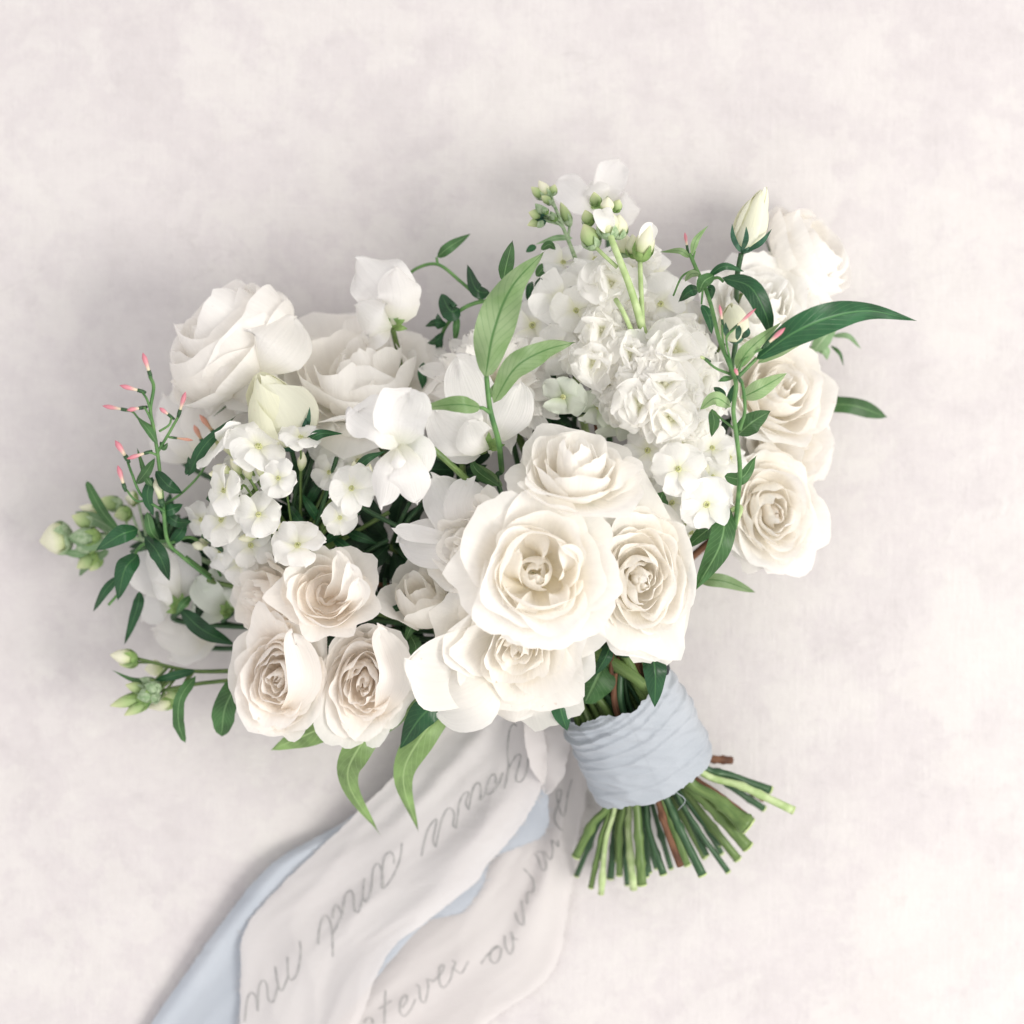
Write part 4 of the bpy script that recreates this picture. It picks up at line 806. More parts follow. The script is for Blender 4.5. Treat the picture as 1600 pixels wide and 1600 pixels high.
lis_bud('small closed white bud with dark sepals between jasmine vine and frilled lisianthus', (1150, 530, .090), (1142, 474, .100), 30,
        [([(1140, 530, .095), (1134, 515, .106), (1134, 504, .104)], 5), ([(1152, 532, .10), (1154, 515, .112), (1152, 505, .108)], 5), ([(1158, 528, .095), (1168, 520, .104), (1170, 512, .10)], 5)],
        [(1150, 532, .09), (1146, 560, .08), (1140, 600, .06)], True)

# ------------------------------------------------------------------ jasmine and leafy vines
def vine(name, label, cat, stems, leaves, buds=(), handle=None, zoff=0.0):
    p0 = PP(stems[0][0])[0]; th = Thing(name, label, cat, tuple(p0))
    for pts, r in stems: tube('stalk', PP(pts), [M(r), M(r * .85)], MT['vine'], th, n=8 * len(pts), sides=7)
    for l in leaves:
        pts, hw, m_ = l[:3]; kw = dict(nu=9, nv=16); kw.update(l[3] if len(l) > 3 else {})
        kw.setdefault('fold', -.18); kw.setdefault('seed', int(pts[0][0])); kw.setdefault('wave', .08)
        blade('leaf', PP(pts), M(hw, pts[0][2]), MT[m_], th, **kw)
    for b_ in buds:
        (x0, y0), (x1, y1), z, r = b_[:4]; m_ = b_[4] if len(b_) > 4 else 'pink'
        o = bud(th, P(x1, y1, z), P(x0, y0, z + .003), M(r, z), m_, None, prof=(.38, .42, .5, .66, .80, .62, .05))
        d = nz(P(x1, y1, z) - P(x0, y0, z + .003)); b = Buf(); b.add(*spindle_geo(P(x1, y1, z) + d * M(8), P(x1, y1, z) - d * M(5), [M(1.8), M(r * .6), M(r * .55)], sides=6, n=5)); b.build('calyx', MT['stem_dark'], th, o)
    if handle is not None: stem_to_handle(th, p0, handle, .0012, .01)
    return th
vine('jasmine_sprig', 'jasmine sprig with slender pink buds rising over plaster at the bouquet far edge', 'jasmine',
     [([(330, 905, .060), (285, 870, .070), (262, 845, .080), (255, 790, .088), (247, 715, .092), (240, 670, .094), (235, 640, .094), (240, 605, .094), (234, 588, .092)], 3.0),
      ([(236, 645, .094), (230, 625, .096), (222, 612, .094)], 2.0), ([(240, 665, .094), (228, 640, .096), (224, 637, .094)], 1.8), ([(240, 668, .094), (218, 655, .09), (208, 644, .086), (197, 641, .084)], 1.8),
      ([(247, 705, .092), (262, 680, .094), (278, 652, .094)], 2.4), ([(249, 674, .094), (264, 664, .095), (268, 652, .094)], 1.8), ([(262, 682, .094), (268, 684, .095), (272, 684, .095)], 1.6), ([(247, 712, .092), (238, 708, .094), (230, 707, .094)], 1.8),
      ([(258, 800, .088), (222, 775, .09), (206, 740, .092), (198, 717, .09)], 2.2), ([(230, 782, .09), (212, 782, .088), (195, 762, .086)], 1.8), ([(255, 790, .086), (290, 765, .08), (320, 728, .08), (328, 680, .084)], 2.0), ([(275, 845, .07), (225, 850, .06), (205, 880, .058), (190, 920, .054), (170, 945, .05)], 2.6), ([(290, 870, .06), (330, 900, .055)], 3.0),
      ([(262, 850, .074), (300, 840, .066), (330, 870, .06), (345, 900, .055)], 2.6)],
     [([(243, 736, .094), (262, 758, .098), (285, 771, .090)], 15, 'l_dark'), ([(213, 756, .092), (228, 738, .098), (242, 716, .092)], 11, 'l_mid'), ([(238, 745, .092), (230, 775, .092), (240, 806, .086)], 12, 'l_dark'), ([(252, 800, .084), (268, 796, .09), (286, 788, .084)], 13, 'l_dark'),
      ([(294, 744, .090), (318, 698, .106), (366, 652, .096)], 13, 'l_dark', dict(fold=-.35)), ([(290, 742, .088), (296, 728, .092), (294, 714, .088)], 9, 'l_dark'), ([(216, 827, .070), (188, 836, .078), (150, 860, .066)], 20, 'l_dark'), ([(226, 838, .072), (248, 866, .080), (264, 906, .068)], 18, 'l_dark'),
      ([(216, 866, .066), (195, 890, .074), (184, 938, .062)], 22, 'l_dark'), ([(186, 900, .056), (165, 922, .058), (146, 955, .046)], 10, 'l_dark'), ([(218, 924, .052), (214, 950, .056), (195, 1006, .044)], 12, 'l_dark'), ([(238, 760, .096), (228, 745, .097), (214, 700, .09)], 7, 'l_mid'), ([(246, 694, .096), (232, 672, .098), (214, 652, .092)], 8, 'l_mid'),
      ([(282, 952, .052), (318, 985, .062), (368, 1008, .054)], 19, 'l_dark'), ([(250, 690, .092), (256, 700, .094), (262, 692, .094)], 6, 'l_mid'), ([(265, 850, .07), (282, 832, .076), (290, 812, .07)], 12, 'l_dark'), ([(230, 800, .084), (236, 830, .08), (250, 846, .07)], 11, 'l_mid'), ([(248, 790, .082), (275, 815, .084), (300, 815, .072)], 12, 'l_dark'), ([(300, 930, .05), (285, 945, .056), (275, 960, .05)], 9, 'l_mid')],
     [((223, 551), (234, 584), .092, 5.5), ((187, 602), (220, 611), .094, 5), ((160, 634), (194, 640), .084, 4.6), ((198, 641), (222, 637), .094, 4.8), ((249, 637), (266, 650), .094, 4.6), ((290, 612), (280, 645), .094, 5), ((302, 688), (272, 684), .095, 3.2, 'coral'), ((312, 648), (334, 676), .066, 6, 'coral'), ((303, 664), (316, 690), .066, 5.5, 'coral'),
      ((180, 688), (198, 716), .092, 6.5), ((198, 717), (230, 707), .094, 4.6), ((184, 727), (194, 760), .088, 5.5), ((243, 748), (252, 784), .09, 9, 'budw'), ((300, 850), (330, 858), .066, 9, 'budw')], IA(-.8, -.3, .3))

vine('jasmine_vine', 'jasmine vine climbing over the white roses with one long curling leaf', 'jasmine',
     [([(1148, 826, .098), (1154, 772, .120), (1156, 728, .132), (1150, 674, .138), (1146, 640, .140), (1150, 600, .142), (1140, 570, .142), (1124, 530, .138), (1112, 480, .132), (1100, 445, .126), (1088, 420, .122), (1078, 396, .120)], 3.4),
      ([(1156, 672, .138), (1164, 640, .142), (1160, 600, .142), (1152, 588, .142)], 2.6), ([(1154, 588, .142), (1182, 560, .140)], 3), ([(1152, 585, .142), (1165, 560, .144), (1190, 545, .146)], 2), ([(1140, 584, .14), (1118, 575, .142), (1100, 560, .138)], 2), ([(1136, 560, .14), (1130, 535, .142), (1128, 508, .138)], 1.8), ([(1144, 575, .14), (1135, 530, .144), (1146, 515, .142)], 1.8),
      ([(1108, 437, .126), (1122, 434, .130), (1130, 440, .132)], 2.4), ([(1088, 420, .122), (1066, 432, .118), (1052, 462, .112)], 1.6), ([(1082, 408, .12), (1086, 392, .122)], 1.6), ([(1150, 672, .136), (1128, 655, .132), (1112, 640, .13)], 1.8), ([(1098, 452, .124), (1096, 475, .12)], 1.6)],
     [([(1128, 434, .132), (1172, 448, .144), (1196, 490, .140), (1204, 524, .132)], 21, 'l_dark'), ([(1181, 562, .138), (1240, 520, .150), (1300, 495, .148), (1360, 486, .140), (1426, 500, .128)], 26, 'l_dark', dict(prof='lance', wave=.26, wf=1.8, nv=26)),
      ([(1184, 568, .134), (1225, 540, .140), (1280, 514, .138), (1350, 492, .132)], 16, 'l_pale', dict(prof='lance', roll=-20)), ([(1150, 576, .138), (1172, 545, .146), (1220, 504, .134)], 14, 'l_pale', dict(prof='lance')), ([(1158, 622, .134), (1190, 606, .140), (1228, 584, .130)], 19, 'l_pale'), ([(1152, 680, .128), (1175, 660, .134), (1204, 642, .124)], 23, 'l_mid'),
      ([(1142, 636, .136), (1118, 622, .142), (1094, 640, .132)], 15, 'l_pale'), ([(1116, 430, .130), (1100, 440, .134), (1092, 458, .126)], 15, 'l_mid'), ([(1092, 452, .12), (1078, 455, .124), (1060, 472, .112)], 13, 'l_dark'), ([(1096, 476, .122), (1108, 495, .124), (1112, 522, .114)], 11, 'l_dark'), ([(1106, 432, .128), (1132, 416, .136), (1162, 424, .128)], 8, 'l_dark'),
      ([(1094, 428, .124), (1080, 428, .126), (1070, 440, .118)], 8, 'l_pale'), ([(1081, 398, .122), (1088, 374, .128), (1107, 352, .120)], 6, 'l_pale', dict(prof='lance')), ([(1078, 402, .12), (1062, 392, .124), (1030, 394, .114)], 6, 'l_pale', dict(prof='lance')), ([(1104, 452, .12), (1112, 452, .122), (1112, 468, .116)], 9, 'l_dark'), ([(1112, 640, .128), (1116, 660, .126), (1112, 682, .118)], 12, 'l_mid'),
      ([(1132, 744, .118), (1160, 746, .124), (1182, 712, .118)], 15, 'l_mid', dict(wave=.25)), ([(1146, 590, .138), (1132, 592, .142), (1122, 596, .14)], 6, 'l_mid'), ([(1150, 600, .138), (1142, 618, .138), (1134, 640, .13)], 8, 'l_dark'), ([(1115, 605, .12), (1128, 615, .124), (1130, 632, .12)], 8, 'l_dark')],
     [((1124, 476), (1129, 504), .138, 3.4), ((1181, 482), (1148, 512), .142, 3.6), ((1227, 512), (1198, 538), .150, 5.2), ((1070, 363), (1074, 388), .120, 3.4), ((1094, 557), (1104, 562), .138, 4, 'budg'), ((1148, 575), (1154, 590), .146, 4)], IA(.1, .9, .5))

vine('leafy_branch', 'wavy pale green leaves on a green stalk arching over the chrysanthemum', 'leaves',
     [([(784, 735, .10), (779, 690, .135), (766, 640, .142), (760, 588, .146)], 4.2), ([(766, 645, .142), (756, 638, .144), (750, 637, .144)], 3)],
     [([(758, 590, .146), (772, 515, .158), (800, 448, .152), (850, 394, .130)], 35, 'l_pale', dict(wave=.30, wf=1.9, fold=-.12, nv=26, prof='lance')), ([(771, 630, .140), (805, 575, .152), (850, 548, .146), (898, 535, .128)], 27, 'l_pale', dict(wave=.24, wf=1.7, fold=-.15, nv=22, roll=-15)), ([(752, 637, .144), (715, 632, .152), (655, 638, .138)], 18, 'l_pale', dict(twist=70, wave=.1)),
      ([(786, 440, .118), (792, 410, .124), (801, 376, .114)], 16, 'l_mid'), ([(764, 622, .142), (768, 612, .145), (772, 600, .144)], 6, 'l_pale')], (), IA(.1, -.8, .5))
vine('climbing_tendril', 'small leaved tendril curling out over plaster between sweet pea and wavy leaves', 'vine',
     [([(830, 520, .060), (790, 480, .066), (756, 471, .068), (722, 483, .066), (698, 508, .060), (688, 530, .054)], 3.4), ([(756, 472, .068), (720, 440, .064), (684, 413, .060), (650, 420, .054), (632, 440, .046), (627, 456, .04)], 2.8), ([(684, 413, .06), (682, 402, .06)], 2.2)],
     [([(683, 402, .060), (702, 386, .066), (734, 366, .058)], 12, 'l_mid'), ([(718, 482, .068), (704, 486, .072), (690, 460, .064)], 15, 'l_dark', dict(prof='oval')), ([(766, 458, .068), (744, 452, .076), (730, 414, .064)], 15, 'l_dark'), ([(698, 508, .062), (682, 504, .066), (664, 510, .058)], 9, 'l_dark'), ([(692, 512, .06), (686, 505, .064), (684, 490, .056)], 10, 'l_dark'),
      ([(714, 492, .064), (713, 512, .066), (710, 538, .056)], 8, 'l_mid'), ([(692, 520, .058), (682, 532, .06), (668, 536, .052)], 9, 'l_dark'), ([(690, 528, .056), (686, 540, .056), (688, 552, .048)], 8, 'l_dark'), ([(662, 566, .06), (660, 590, .066), (672, 632, .06)], 8, 'l_dark', dict(prof='lance'))], (), IA(-.2, -.9, .2))

def sprig(label, stem_pts, leaves, handle, name='leaf_sprig', r=3):
    return vine(name, label, 'leaves', [(stem_pts, r)], leaves, (), handle)
sprig('two long drooping pale green leaves hanging over the script ribbon', [(735, 1060, .075), (700, 1075, .074), (660, 1090, .07)],
      [([(622, 1100, .078), (560, 1170, .088), (545, 1225, .072), (592, 1302, .040)], 25, 'l_light', dict(prof='lance', fold=-.35, nv=22)), ([(718, 1088, .074), (660, 1150, .084), (630, 1215, .070), (653, 1297, .044)], 25, 'l_light', dict(prof='lance', fold=-.25, nv=22)),
       ([(650, 1075, .080), (625, 1110, .086), (596, 1150, .074)], 22, 'l_pale', {})], IA(-.5, .5, .3))
sprig('broad light green leaf with hooked tip under the blush spray roses', [(600, 1060, .065), (560, 1080, .066)], [([(575, 1095, .070), (500, 1138, .078), (427, 1170, .060)], 30, 'l_light', dict(fold=-.1)), ([(510, 1040, .085), (495, 1070, .088), (480, 1110, .08)], 18, 'l_mid', {})], IA(-.5, .3, .3))
sprig('dark glossy pointed leaf between the spray rose and the ivory rose', [(740, 1050, .082), (710, 1075, .084)], [([(708, 1082, .092), (660, 1118, .098), (625, 1170, .084)], 30, 'l_dark', dict(fold=-.3)), ([(640, 990, .09), (650, 1015, .094), (640, 1050, .09)], 14, 'l_mid', {}), ([(640, 925, .088), (625, 948, .094), (585, 958, .088)], 7, 'l_dark', dict(prof='lance')), ([(652, 960, .09), (640, 985, .096), (632, 1005, .09)], 9, 'l_mid', {})], IA(-.3, .5, .3))
sprig('dark triangular leaf lying on the edge of the blue wrap under the ivory rose', [(930, 1040, .080), (895, 1075, .086)], [([(878, 1068, .092), (876, 1105, .098), (886, 1142, .092)], 24, 'l_dark', dict(fold=-.3)), ([(862, 1088, .08), (866, 1110, .082), (860, 1128, .074)], 14, 'l_light', {})], IA(-.3, .2, .4))
sprig('dark pointed leaf hanging down over the blue wrap below the ruffled rose', [(980, 1000, .090), (1010, 1005, .098)], [([(1016, 1008, .104), (1024, 1050, .110), (1023, 1104, .100)], 25, 'l_dark', dict(fold=-.4)), ([(955, 1002, .092), (946, 1028, .096), (928, 1056, .088)], 14, 'l_dark', dict(fold=-.3)), ([(945, 1035, .082), (932, 1062, .086), (914, 1098, .080)], 30, 'l_mid', dict(prof='oval', fold=-.2)), ([(900, 1075, .078), (915, 1090, .08), (935, 1098, .076)], 12, 'l_mid', {})], IA(0, -.5, .4))
sprig('large ribbed green leaf beside the ruffled rose with a pale tip behind', [(1070, 850, .085), (1110, 810, .094)], [([(1134, 786, .104), (1126, 850, .114), (1086, 922, .094)], 28, 'l_mid', dict(fold=-.2)), ([(1128, 812, .096), (1100, 832, .102), (1070, 858, .092)], 16, 'l_mid', {}), ([(1085, 905, .070), (1130, 908, .072), (1180, 926, .058)], 15, 'l_pale', {})], IA(.5, -.3, .4))
sprig('blotched yellow green leaf between the ruffled rose and white phlox', [(1040, 840, .085), (1030, 810, .096)], [([(1036, 768, .108), (1028, 795, .112), (1022, 826, .104)], 20, 'l_mid', dict(wave=.2)), ([(975, 790, .105), (965, 797, .108), (945, 800, .104)], 9, 'l_mid', {})], IA(.2, -.3, .4))
sprig('blurred narrow leaf lying out on plaster beyond the creamy rose', [(1240, 650, .030), (1290, 634, .030)], [([(1286, 632, .030), (1335, 634, .034), (1386, 652, .024)], 13, 'l_mid', dict(prof='strap', wave=.1)), ([(1278, 592, .03), (1290, 596, .032), (1302, 602, .028)], 5, 'l_mid', {})], IA(.8, 0, .2))
sprig('blurred pale green bracts on plaster behind the long curling leaf', [(1230, 560, .030), (1275, 540, .030)], [([(1270, 550, .034), (1288, 528, .038), (1310, 500, .03)], 17, 'l_sage', {}), ([(1275, 545, .032), (1290, 548, .034), (1292, 562, .028)], 10, 'l_sage', {}), ([(1298, 540, .03), (1312, 552, .032), (1318, 572, .026)], 3.5, 'l_mid', dict(prof='lance')), ([(1300, 525, .03), (1325, 525, .032), (1345, 545, .026)], 6, 'l_sage', {}), ([(1290, 510, .03), (1320, 490, .032), (1352, 476, .028)], 7, 'l_sage', {})], IA(.8, -.2, .2))
sprig('thin dark green leaves beside the sweet pea with a split skirt', [(560, 780, .090), (550, 740, .10)], [([(552, 742, .108), (572, 718, .114), (602, 705, .108)], 8, 'l_dark', dict(prof='lance')), ([(480, 690, .110), (500, 678, .116), (534, 677, .106)], 9, 'l_dark', dict(prof='lance')), ([(780, 760, .10), (745, 735, .106), (735, 710, .10)], 9, 'l_mid', dict(prof='lance')), ([(785, 760, .095), (765, 740, .10), (740, 722, .094)], 6, 'l_pale', dict(prof='lance'))], IA(-.3, -.4, .5))

# filler greenery added in the depth, coloured near black as gap shade
WHERE = [(610, 850, 95, .060, 'dark filler leaves deep in the gap between phlox and small ruffled rose'), (715, 735, 70, .072, 'dark filler leaves in the hollow under the split skirt sweet pea'), (470, 800, 100, .050, 'dark filler leaves under the phlox cluster'), (330, 900, 62, .032, 'dark filler leaves deep in shade behind the blush spray rose seen sideways'),
         (860, 640, 70, .066, 'dark filler leaves in the gap above the upward opening rose'), (950, 800, 100, .060, 'dark filler leaves beneath the large cupped rose'), (1085, 720, 75, .050, 'dark filler leaves beneath the flat phlox florets'), (1000, 560, 80, .045, 'dark filler leaves beneath the ruffled stock florets'), (610, 970, 80, .055, 'dark filler leaves in the gap around the half closed rose bud'),
         (480, 985, 80, .052, 'dark filler leaves beneath the blush spray roses'), (790, 960, 90, .060, 'dark filler leaves beneath the ivory rose'), (935, 1035, 42, .066, 'dark filler leaves just above the edge of the blue wrap'), (260, 850, 62, .030, 'dark filler leaves beneath the pink budded jasmine'), (560, 660, 80, .028, 'dark filler leaves beneath the wide open ranunculus'),
         (780, 620, 70, .048, 'dark filler leaves beneath the toothed chrysanthemum'), (1170, 570, 70, .030, 'dark filler leaves beneath the soft white rose'), (1180, 760, 60, .030, 'dark filler leaves beneath the peach centred rose'), (900, 500, 55, .040, 'dark filler leaves beneath the hydrangea florets')]
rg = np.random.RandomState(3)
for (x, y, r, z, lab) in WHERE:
    c = P(x, y, z); th = Thing('filler_foliage', lab, 'leaves', tuple(c), 'dark filler greenery packed inside the bouquet')
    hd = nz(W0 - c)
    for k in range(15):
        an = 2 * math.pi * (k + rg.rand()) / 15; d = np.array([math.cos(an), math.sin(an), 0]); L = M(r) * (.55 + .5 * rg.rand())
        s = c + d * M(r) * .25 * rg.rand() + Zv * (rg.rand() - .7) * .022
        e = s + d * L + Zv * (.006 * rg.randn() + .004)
        blade('leaf', [s, (s + e) / 2 + Zv * .006, e], M(13 + 8 * rg.rand()), MT['l_shade'], th, nu=5, nv=9, roll=25 * rg.randn(), fold=-.25, wave=.12, seed=k)
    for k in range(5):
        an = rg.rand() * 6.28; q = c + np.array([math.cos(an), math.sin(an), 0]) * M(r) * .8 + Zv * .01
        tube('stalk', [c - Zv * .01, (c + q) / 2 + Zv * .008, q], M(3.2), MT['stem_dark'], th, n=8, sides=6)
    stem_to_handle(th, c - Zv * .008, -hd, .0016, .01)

# ------------------------------------------------------------------ blue silk wrap round the stems
def wrap():
    th = Thing('ribbon_wrap', 'pale blue silk ribbon wrapped in creased layers round the bouquet stems', 'ribbon', tuple(W1))
    rg = np.random.RandomState(9); ns, nt_ = 110, 150
    cre = [(.05, -.06, .0016), (.12, -.26, .0026), (.17, -.16, .0014), (.24, -.10, .0028), (.33, .04, .0016), (.45, .26, .0014), (.56, .42, .0014), (.84, .80, .0010)]
    ph = rg.rand(12) * 6.28; jt = rg.randn(nt_); jb = rg.randn(nt_)
    V = []; UV = []
    for i in range(ns):
        s = i / (ns - 1)
        for j in range(nt_):
            th_ = 2 * math.pi * j / nt_ ; sn = math.sin(th_); x = (sn + 1) / 2     # x: 0 left edge .. 1 right edge (theta from up)
            cs = math.cos(th_)
            edge_top = -.10 * (x - .5) + .022 * math.sin(5 * th_ + 1) + .008 * math.sin(17 * th_) + jt[j] * .005
            edge_bot = 1 + .012 * math.sin(6 * th_ + 2) + jb[j] * .006
            se = s + edge_top * (1 - s) ** 3 + (edge_bot - 1) * s ** 6
            a_ = 0.0272 + .0058 * se - .004 * (se - .45) ** 2 * 2
            b_ = 0.0190 + .0030 * se
            d = 0
            for q, (l, r_, A) in enumerate(cre):
                s0 = l + (r_ - l) * x ** 1.3 + .012 * math.sin(5 * th_ + ph[q])
                dd = se - s0
                if dd > -.012: d += A * (lambda k_: k_ * k_ * (3 - 2 * k_))(min(1, (dd + .012) / .026)) * math.exp(-max(dd, 0) / (.06 + .10 * x)) * (1.15 - .75 * x if q < 4 else .8)
            # fine wrinkles slanting across
            # fine slanting wrinkles
            nv_ = Vector((x * 3.2 + se * 1.5, se * 9 - x * 5.0, 1.7)); nv2 = Vector((x * 7 + se * 3, se * 24 - x * 10, 5.1))
            d += .0011 * (1 - abs(mnoise.noise(nv_)) * 2) + .00055 * mnoise.noise(nv2)
            C = W0 + (W1 - W0) * se
            V.append(C + LAT * sn * (a_ + d) + UPN * cs * (b_ + d)); UV.append((j / nt_, s))
    o = obj('wrap_band', V, grid_faces(ns, nt_, 0, True), MT['silk_wrap'], th, uv=UV)
    # loose thread at the lower hem
    tube('loose_thread', [W1 + UPN * .021 + LAT * .006, W1 + UPN * .023 + LAT * .009 + AX * .006, W1 + UPN * .018 + LAT * .004 + AX * .013], .00022, MT['silk_wrap'], th, n=12, sides=5)
wrap()

# ------------------------------------------------------------------ trailing ribbons
def ribbon(name, label, left, right, mat, seed, wr=0.0022, nu=60, nv=150, folds=()):
    a = spline(PP(left), nv); b = spline(PP(right), nv); rg = np.random.RandomState(seed)
    ph = rg.rand(10) * 6.28
    V = np.zeros((nv, nu, 3)); UV = np.zeros((nv, nu, 2))
    jl = .00022 * rg.randn(nv); jr = .00022 * rg.randn(nv)
    jl = jl + .0003 * np.convolve(rg.randn(nv), np.ones(5) / 3, 'same'); jr = jr + .0003 * np.convolve(rg.randn(nv), np.ones(5) / 3, 'same')
    for i in range(nv):
        t = i / (nv - 1); d = nz(b[i] - a[i])
        A = a[i] + d * jl[i]; B = b[i] + d * jr[i]
        for j in range(nu):
            u = j / (nu - 1); p = A * (1 - u) + B * u
            q = wr * (1.5 * mnoise.noise(Vector((u * 2.6 + t * 2.0, t * 3.0 - u, seed))) + .9 * (1 - 2.2 * abs(mnoise.noise(Vector((u * 3.4 - t * 1.2, t * 4.2, seed + 7))))) * .6 + .25 * mnoise.noise(Vector((u * 11 + t * 4, t * 9, seed + 3))))
            q *= .35 + .65 * math.sin(math.pi * u) ** .5
            for (u0, t0, du, dt, A_) in folds: q += A_ * math.exp(-((u - u0) / du) ** 2 - ((t - t0) / dt) ** 2)
            p = p + Zv * q; p[2] = max(p[2], .0008)
            V[i, j] = p; UV[i, j] = (u, t)
    fc = grid_faces(nv, nu); V = V.reshape(-1, 3)
    loc = V.mean(0) * np.array([1, 1, 0])
    th = Thing(name, label, 'ribbon', tuple(loc))
    o = obj('silk_band', V, fc, mat, th, uv=UV.reshape(-1, 2))
    # frayed threads along the torn edges
    fb = Buf()
    for side, e in ((-1, a), (1, b)):
        for k in range(70):
            i = rg.randint(3, nv - 3); d = nz(b[i] - a[i]) * side; tg = nz(e[i + 1] - e[i - 1])
            L = .0012 + .0022 * rg.rand() ** 2
            p0 = e[i] - d * .0006; p1 = e[i] + d * L + tg * L * rg.randn() * .8
            p1[2] = max(p1[2], .0006)
            fb.add(*tube_geo([p0, (p0 + p1) / 2 + Zv * .0004, p1], .00011, n=4, sides=3, cap=False))
    fr = fb.build('frayed_edge', mat, th); fr['kind'] = 'stuff'
    return th, BVHTree.FromPolygons([tuple(x) for x in V], fc)

rw, bvh_r = ribbon('script_ribbon', 'ivory silk ribbon lettered whatever our souls, trailing below the cut stems', 
    [(805, 1105, .036), (795, 1180, .022), (775, 1260, .008), (705, 1350, .005), (600, 1440, .004), (480, 1530, .003), (390, 1650, .003)],
    [(905, 1135, .034), (922, 1200, .020), (905, 1300, .010), (892, 1400, .005), (862, 1520, .004), (760, 1600, .003), (680, 1680, .003)], MT['silk_white'], 5, .0024,
    folds=((.75, .55, .10, .22, .004), (.35, .40, .12, .2, .0035), (.55, .8, .08, .3, .003)))
rb, bvh_b = ribbon('blue_ribbon', 'plain dusty blue silk ribbon lying between the two lettered ivory ribbons',
    [(790, 1090, .040), (690, 1160, .024), (545, 1278, .008), (425, 1350, .008), (330, 1465, .006), (236, 1600, .005), (190, 1670, .004)],
    [(846, 1150, .036), (853, 1215, .030), (858, 1275, .022), (846, 1308, .018), (800, 1327, .015), (766, 1346, .014), (754, 1384, .013), (720, 1426, .012), (664, 1443, .011), (560, 1560, .008), (470, 1660, .006)], MT['silk_blue'], 6, .0016,
    folds=((.06, .55, .06, .2, .004), (.05, .8, .05, .2, .002)))
rl, bvh_l = ribbon('script_ribbon', 'ivory silk ribbon lettered yours and mine upside down, laid over the blue ribbon',
    [(760, 1075, .044), (690, 1135, .028), (552, 1276, .015), (455, 1368, .012), (386, 1446, .011), (377, 1520, .010), (374, 1660, .009)],
    [(842, 1110, .046), (850, 1205, .036), (838, 1250, .030), (806, 1302, .024), (762, 1350, .020), (742, 1380, .018), (664, 1441, .016), (600, 1500, .015), (540, 1660, .013)], MT['silk_white'], 7, .0024,
    folds=((.80, .35, .10, .15, .005), (.85, .60, .12, .16, .004), (.3, .2, .08, .14, .003)))
# twisted narrow piece of ivory ribbon standing between the two where they leave the handle
blade('folded_edge', PP([(832, 1110, .055), (838, 1170, .050), (850, 1225, .036)]), M(15), MT['silk_white'], rl, prof='strap', twist=60, wave=.12, nu=11, nv=30, jag=.03)
blade('folded_edge', PP([(880, 1120, .050), (862, 1180, .044), (852, 1240, .030)]), M(24), MT['silk_white'], rw, prof='strap', twist=-50, wave=.15, nu=11, nv=30, jag=.03)

# ------------------------------------------------------------------ handwriting laid on the ribbons
def on_ribbon(bvh, x, y):
    tgt = Vector(tuple(P(x, y, 0.0))); o = Vector((0, 0, H)); d = (tgt - o).normalized()
    h = bvh.ray_cast(o, d)
    return np.array(h[0]) - np.array(d) * .00035 if h[0] is not None else None
def words(th, bvh, name, strokes, ox, oy, k, wpx=0.78):
    b = Buf(); rg = np.random.RandomState(2)
    for s in strokes:
        s = spline(np.array(s, float), 5 * len(s)); pts = []
        for (x, y) in s:
            q = on_ribbon(bvh, ox + x / k, oy + y / k)
            if q is not None: pts.append(q)
        if len(pts) < 3: continue
        pts = np.array(pts); T = np.gradient(pts, axis=0); v = []
        for i, p in enumerate(pts):
            t = nz(T[i]); sd = nz(np.cross(t, Zv)); wv = M(wpx) * (.75 + .55 * abs(t[1]) ** 2)
            v += [p - sd * wv, p + sd * wv]
        b.add(v, grid_faces(len(pts), 2))
    if b.v: b.build(name, MT['ink'], th)
YOURS = [[(990, 138), (965, 128), (942, 180), (933, 290), (940, 390), (930, 470), (915, 530)], [(1062, 335), (1050, 430), (1015, 488), (985, 470), (1005, 380), (1015, 325), (990, 320), (955, 375), (938, 410)],
         [(905, 430), (880, 500), (845, 545), (810, 568), (802, 535), (822, 470), (848, 438), (862, 465), (858, 500)], [(802, 555), (775, 590), (762, 598), (768, 530), (752, 492), (725, 515), (705, 580), (690, 660)],
         [(690, 662), (672, 620), (690, 555), (660, 562), (632, 620), (622, 700), (612, 775)], [(612, 778), (592, 755), (600, 690), (575, 652), (545, 672), (512, 760), (485, 892)], [(485, 895), (468, 850), (490, 722), (450, 758), (420, 830), (395, 950)]]
words(rl, bvh_l, 'lettering_yours', YOURS, 560, 1100, 4)
AND = [[(1312, 230), (1300, 330), (1255, 440), (1195, 515), (1188, 460), (1200, 330), (1235, 285), (1260, 310), (1262, 360)], [(1195, 510), (1190, 420), (1165, 358), (1135, 390), (1125, 480), (1110, 560), (1090, 598)],
       [(1090, 598), (1070, 570), (1078, 450)], [(1070, 570), (1045, 655), (1018, 650), (1010, 560), (990, 525), (960, 560), (945, 640), (930, 700), (880, 800)], [(935, 665), (905, 615), (885, 650), (880, 700)], [(790, 860), (798, 760), (830, 682), (862, 715), (878, 800), (880, 940)]]
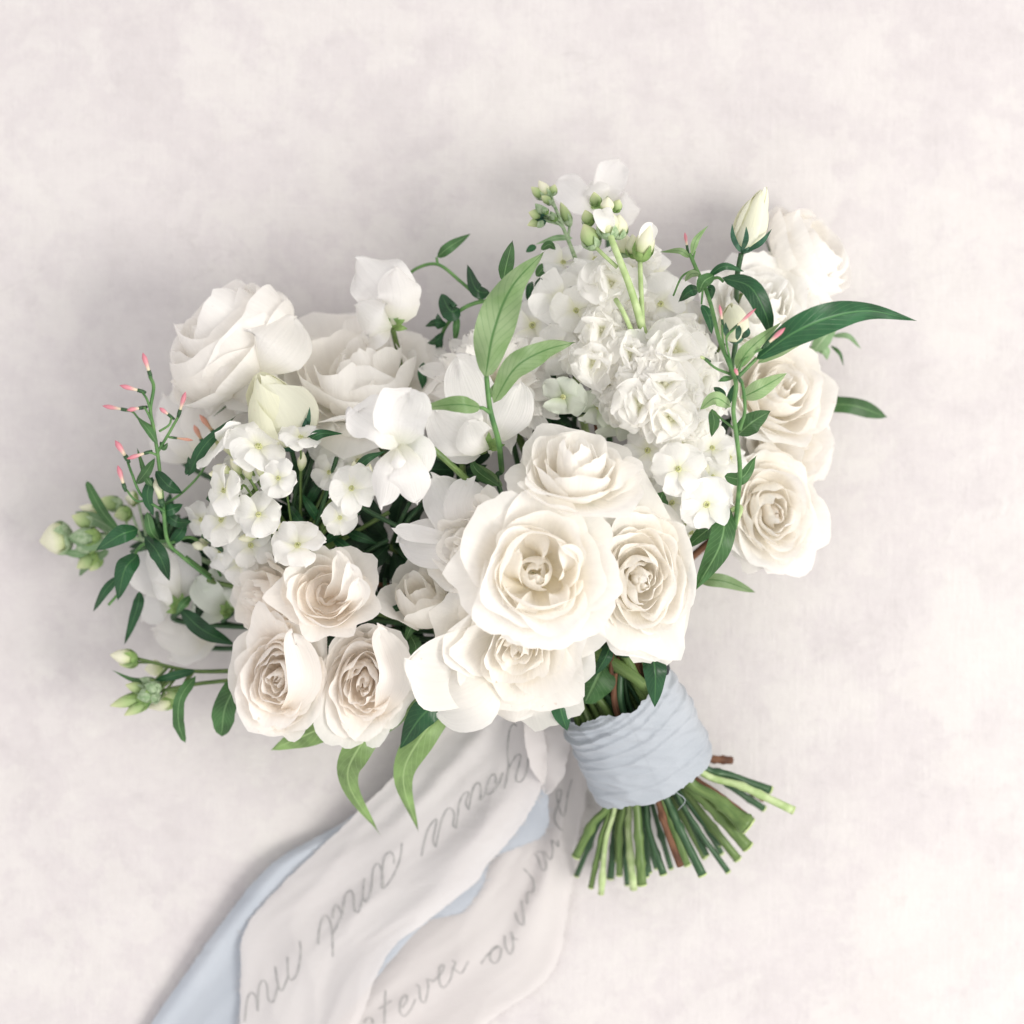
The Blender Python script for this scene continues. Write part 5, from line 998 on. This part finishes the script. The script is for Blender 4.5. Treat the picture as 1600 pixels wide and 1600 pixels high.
words(rl, bvh_l, 'lettering_and', AND, 300, 1260, 4)
MIN = [[(675, 840), (680, 920), (660, 1040), (625, 1085), (602, 1060), (598, 940)], [(602, 1060), (565, 1150), (540, 1120), (520, 1000)], [(540, 1120), (510, 1220), (478, 1205), (470, 1125), (447, 1087), (420, 1130), (410, 1280)], [(412, 1280), (402, 1195), (372, 1165), (345, 1210), (330, 1345)]]
words(rl, bvh_l, 'lettering_mine', MIN, 300, 1260, 4)
WHAT = [[(395, 1085), (415, 1058), (440, 1062), (448, 1091)], [(230, 1075), (255, 1045), (270, 1020)], [(518, 900), (515, 990), (512, 1091)], [(480, 1005), (515, 985), (552, 958)], [(612, 1000), (640, 960), (634, 926), (606, 958), (600, 1020), (625, 1046), (660, 1010), (688, 950)],
        [(690, 868), (710, 882), (716, 950), (742, 966), (762, 880), (756, 838), (790, 850)], [(790, 850), (838, 800), (850, 757), (826, 770), (824, 850), (846, 885), (885, 840), (903, 770)], [(898, 730), (916, 745), (906, 772), (925, 792), (952, 800), (988, 735)]]
words(rw, bvh_r, 'lettering_whatever', WHAT, 460, 1300, 3.636)
OUR = [[(1060, 750), (1105, 690), (1160, 650), (1132, 660), (1110, 710), (1130, 745), (1160, 730), (1176, 670), (1150, 645)], [(1195, 590), (1200, 650), (1226, 695), (1245, 650), (1235, 570), (1246, 606), (1272, 610)], [(1255, 455), (1270, 505), (1300, 530), (1304, 480), (1290, 390)]]
words(rw, bvh_r, 'lettering_our', OUR, 460, 1300, 3.636)
SOUL = [[(1055, 1250), (1060, 1180), (1094, 1172), (1092, 1100), (1035, 1030)], [(1098, 935), (1122, 960), (1150, 1040), (1176, 1020), (1152, 930), (1112, 928)], [(1160, 920), (1200, 972), (1216, 920), (1210, 850), (1250, 892), (1246, 850)], [(1280, 795), (1242, 760), (1225, 700), (1260, 600), (1268, 540), (1240, 552), (1252, 640), (1285, 700), (1310, 560), (1335, 470)]]
words(rw, bvh_r, 'lettering_souls', SOUL, 560, 1100, 4)
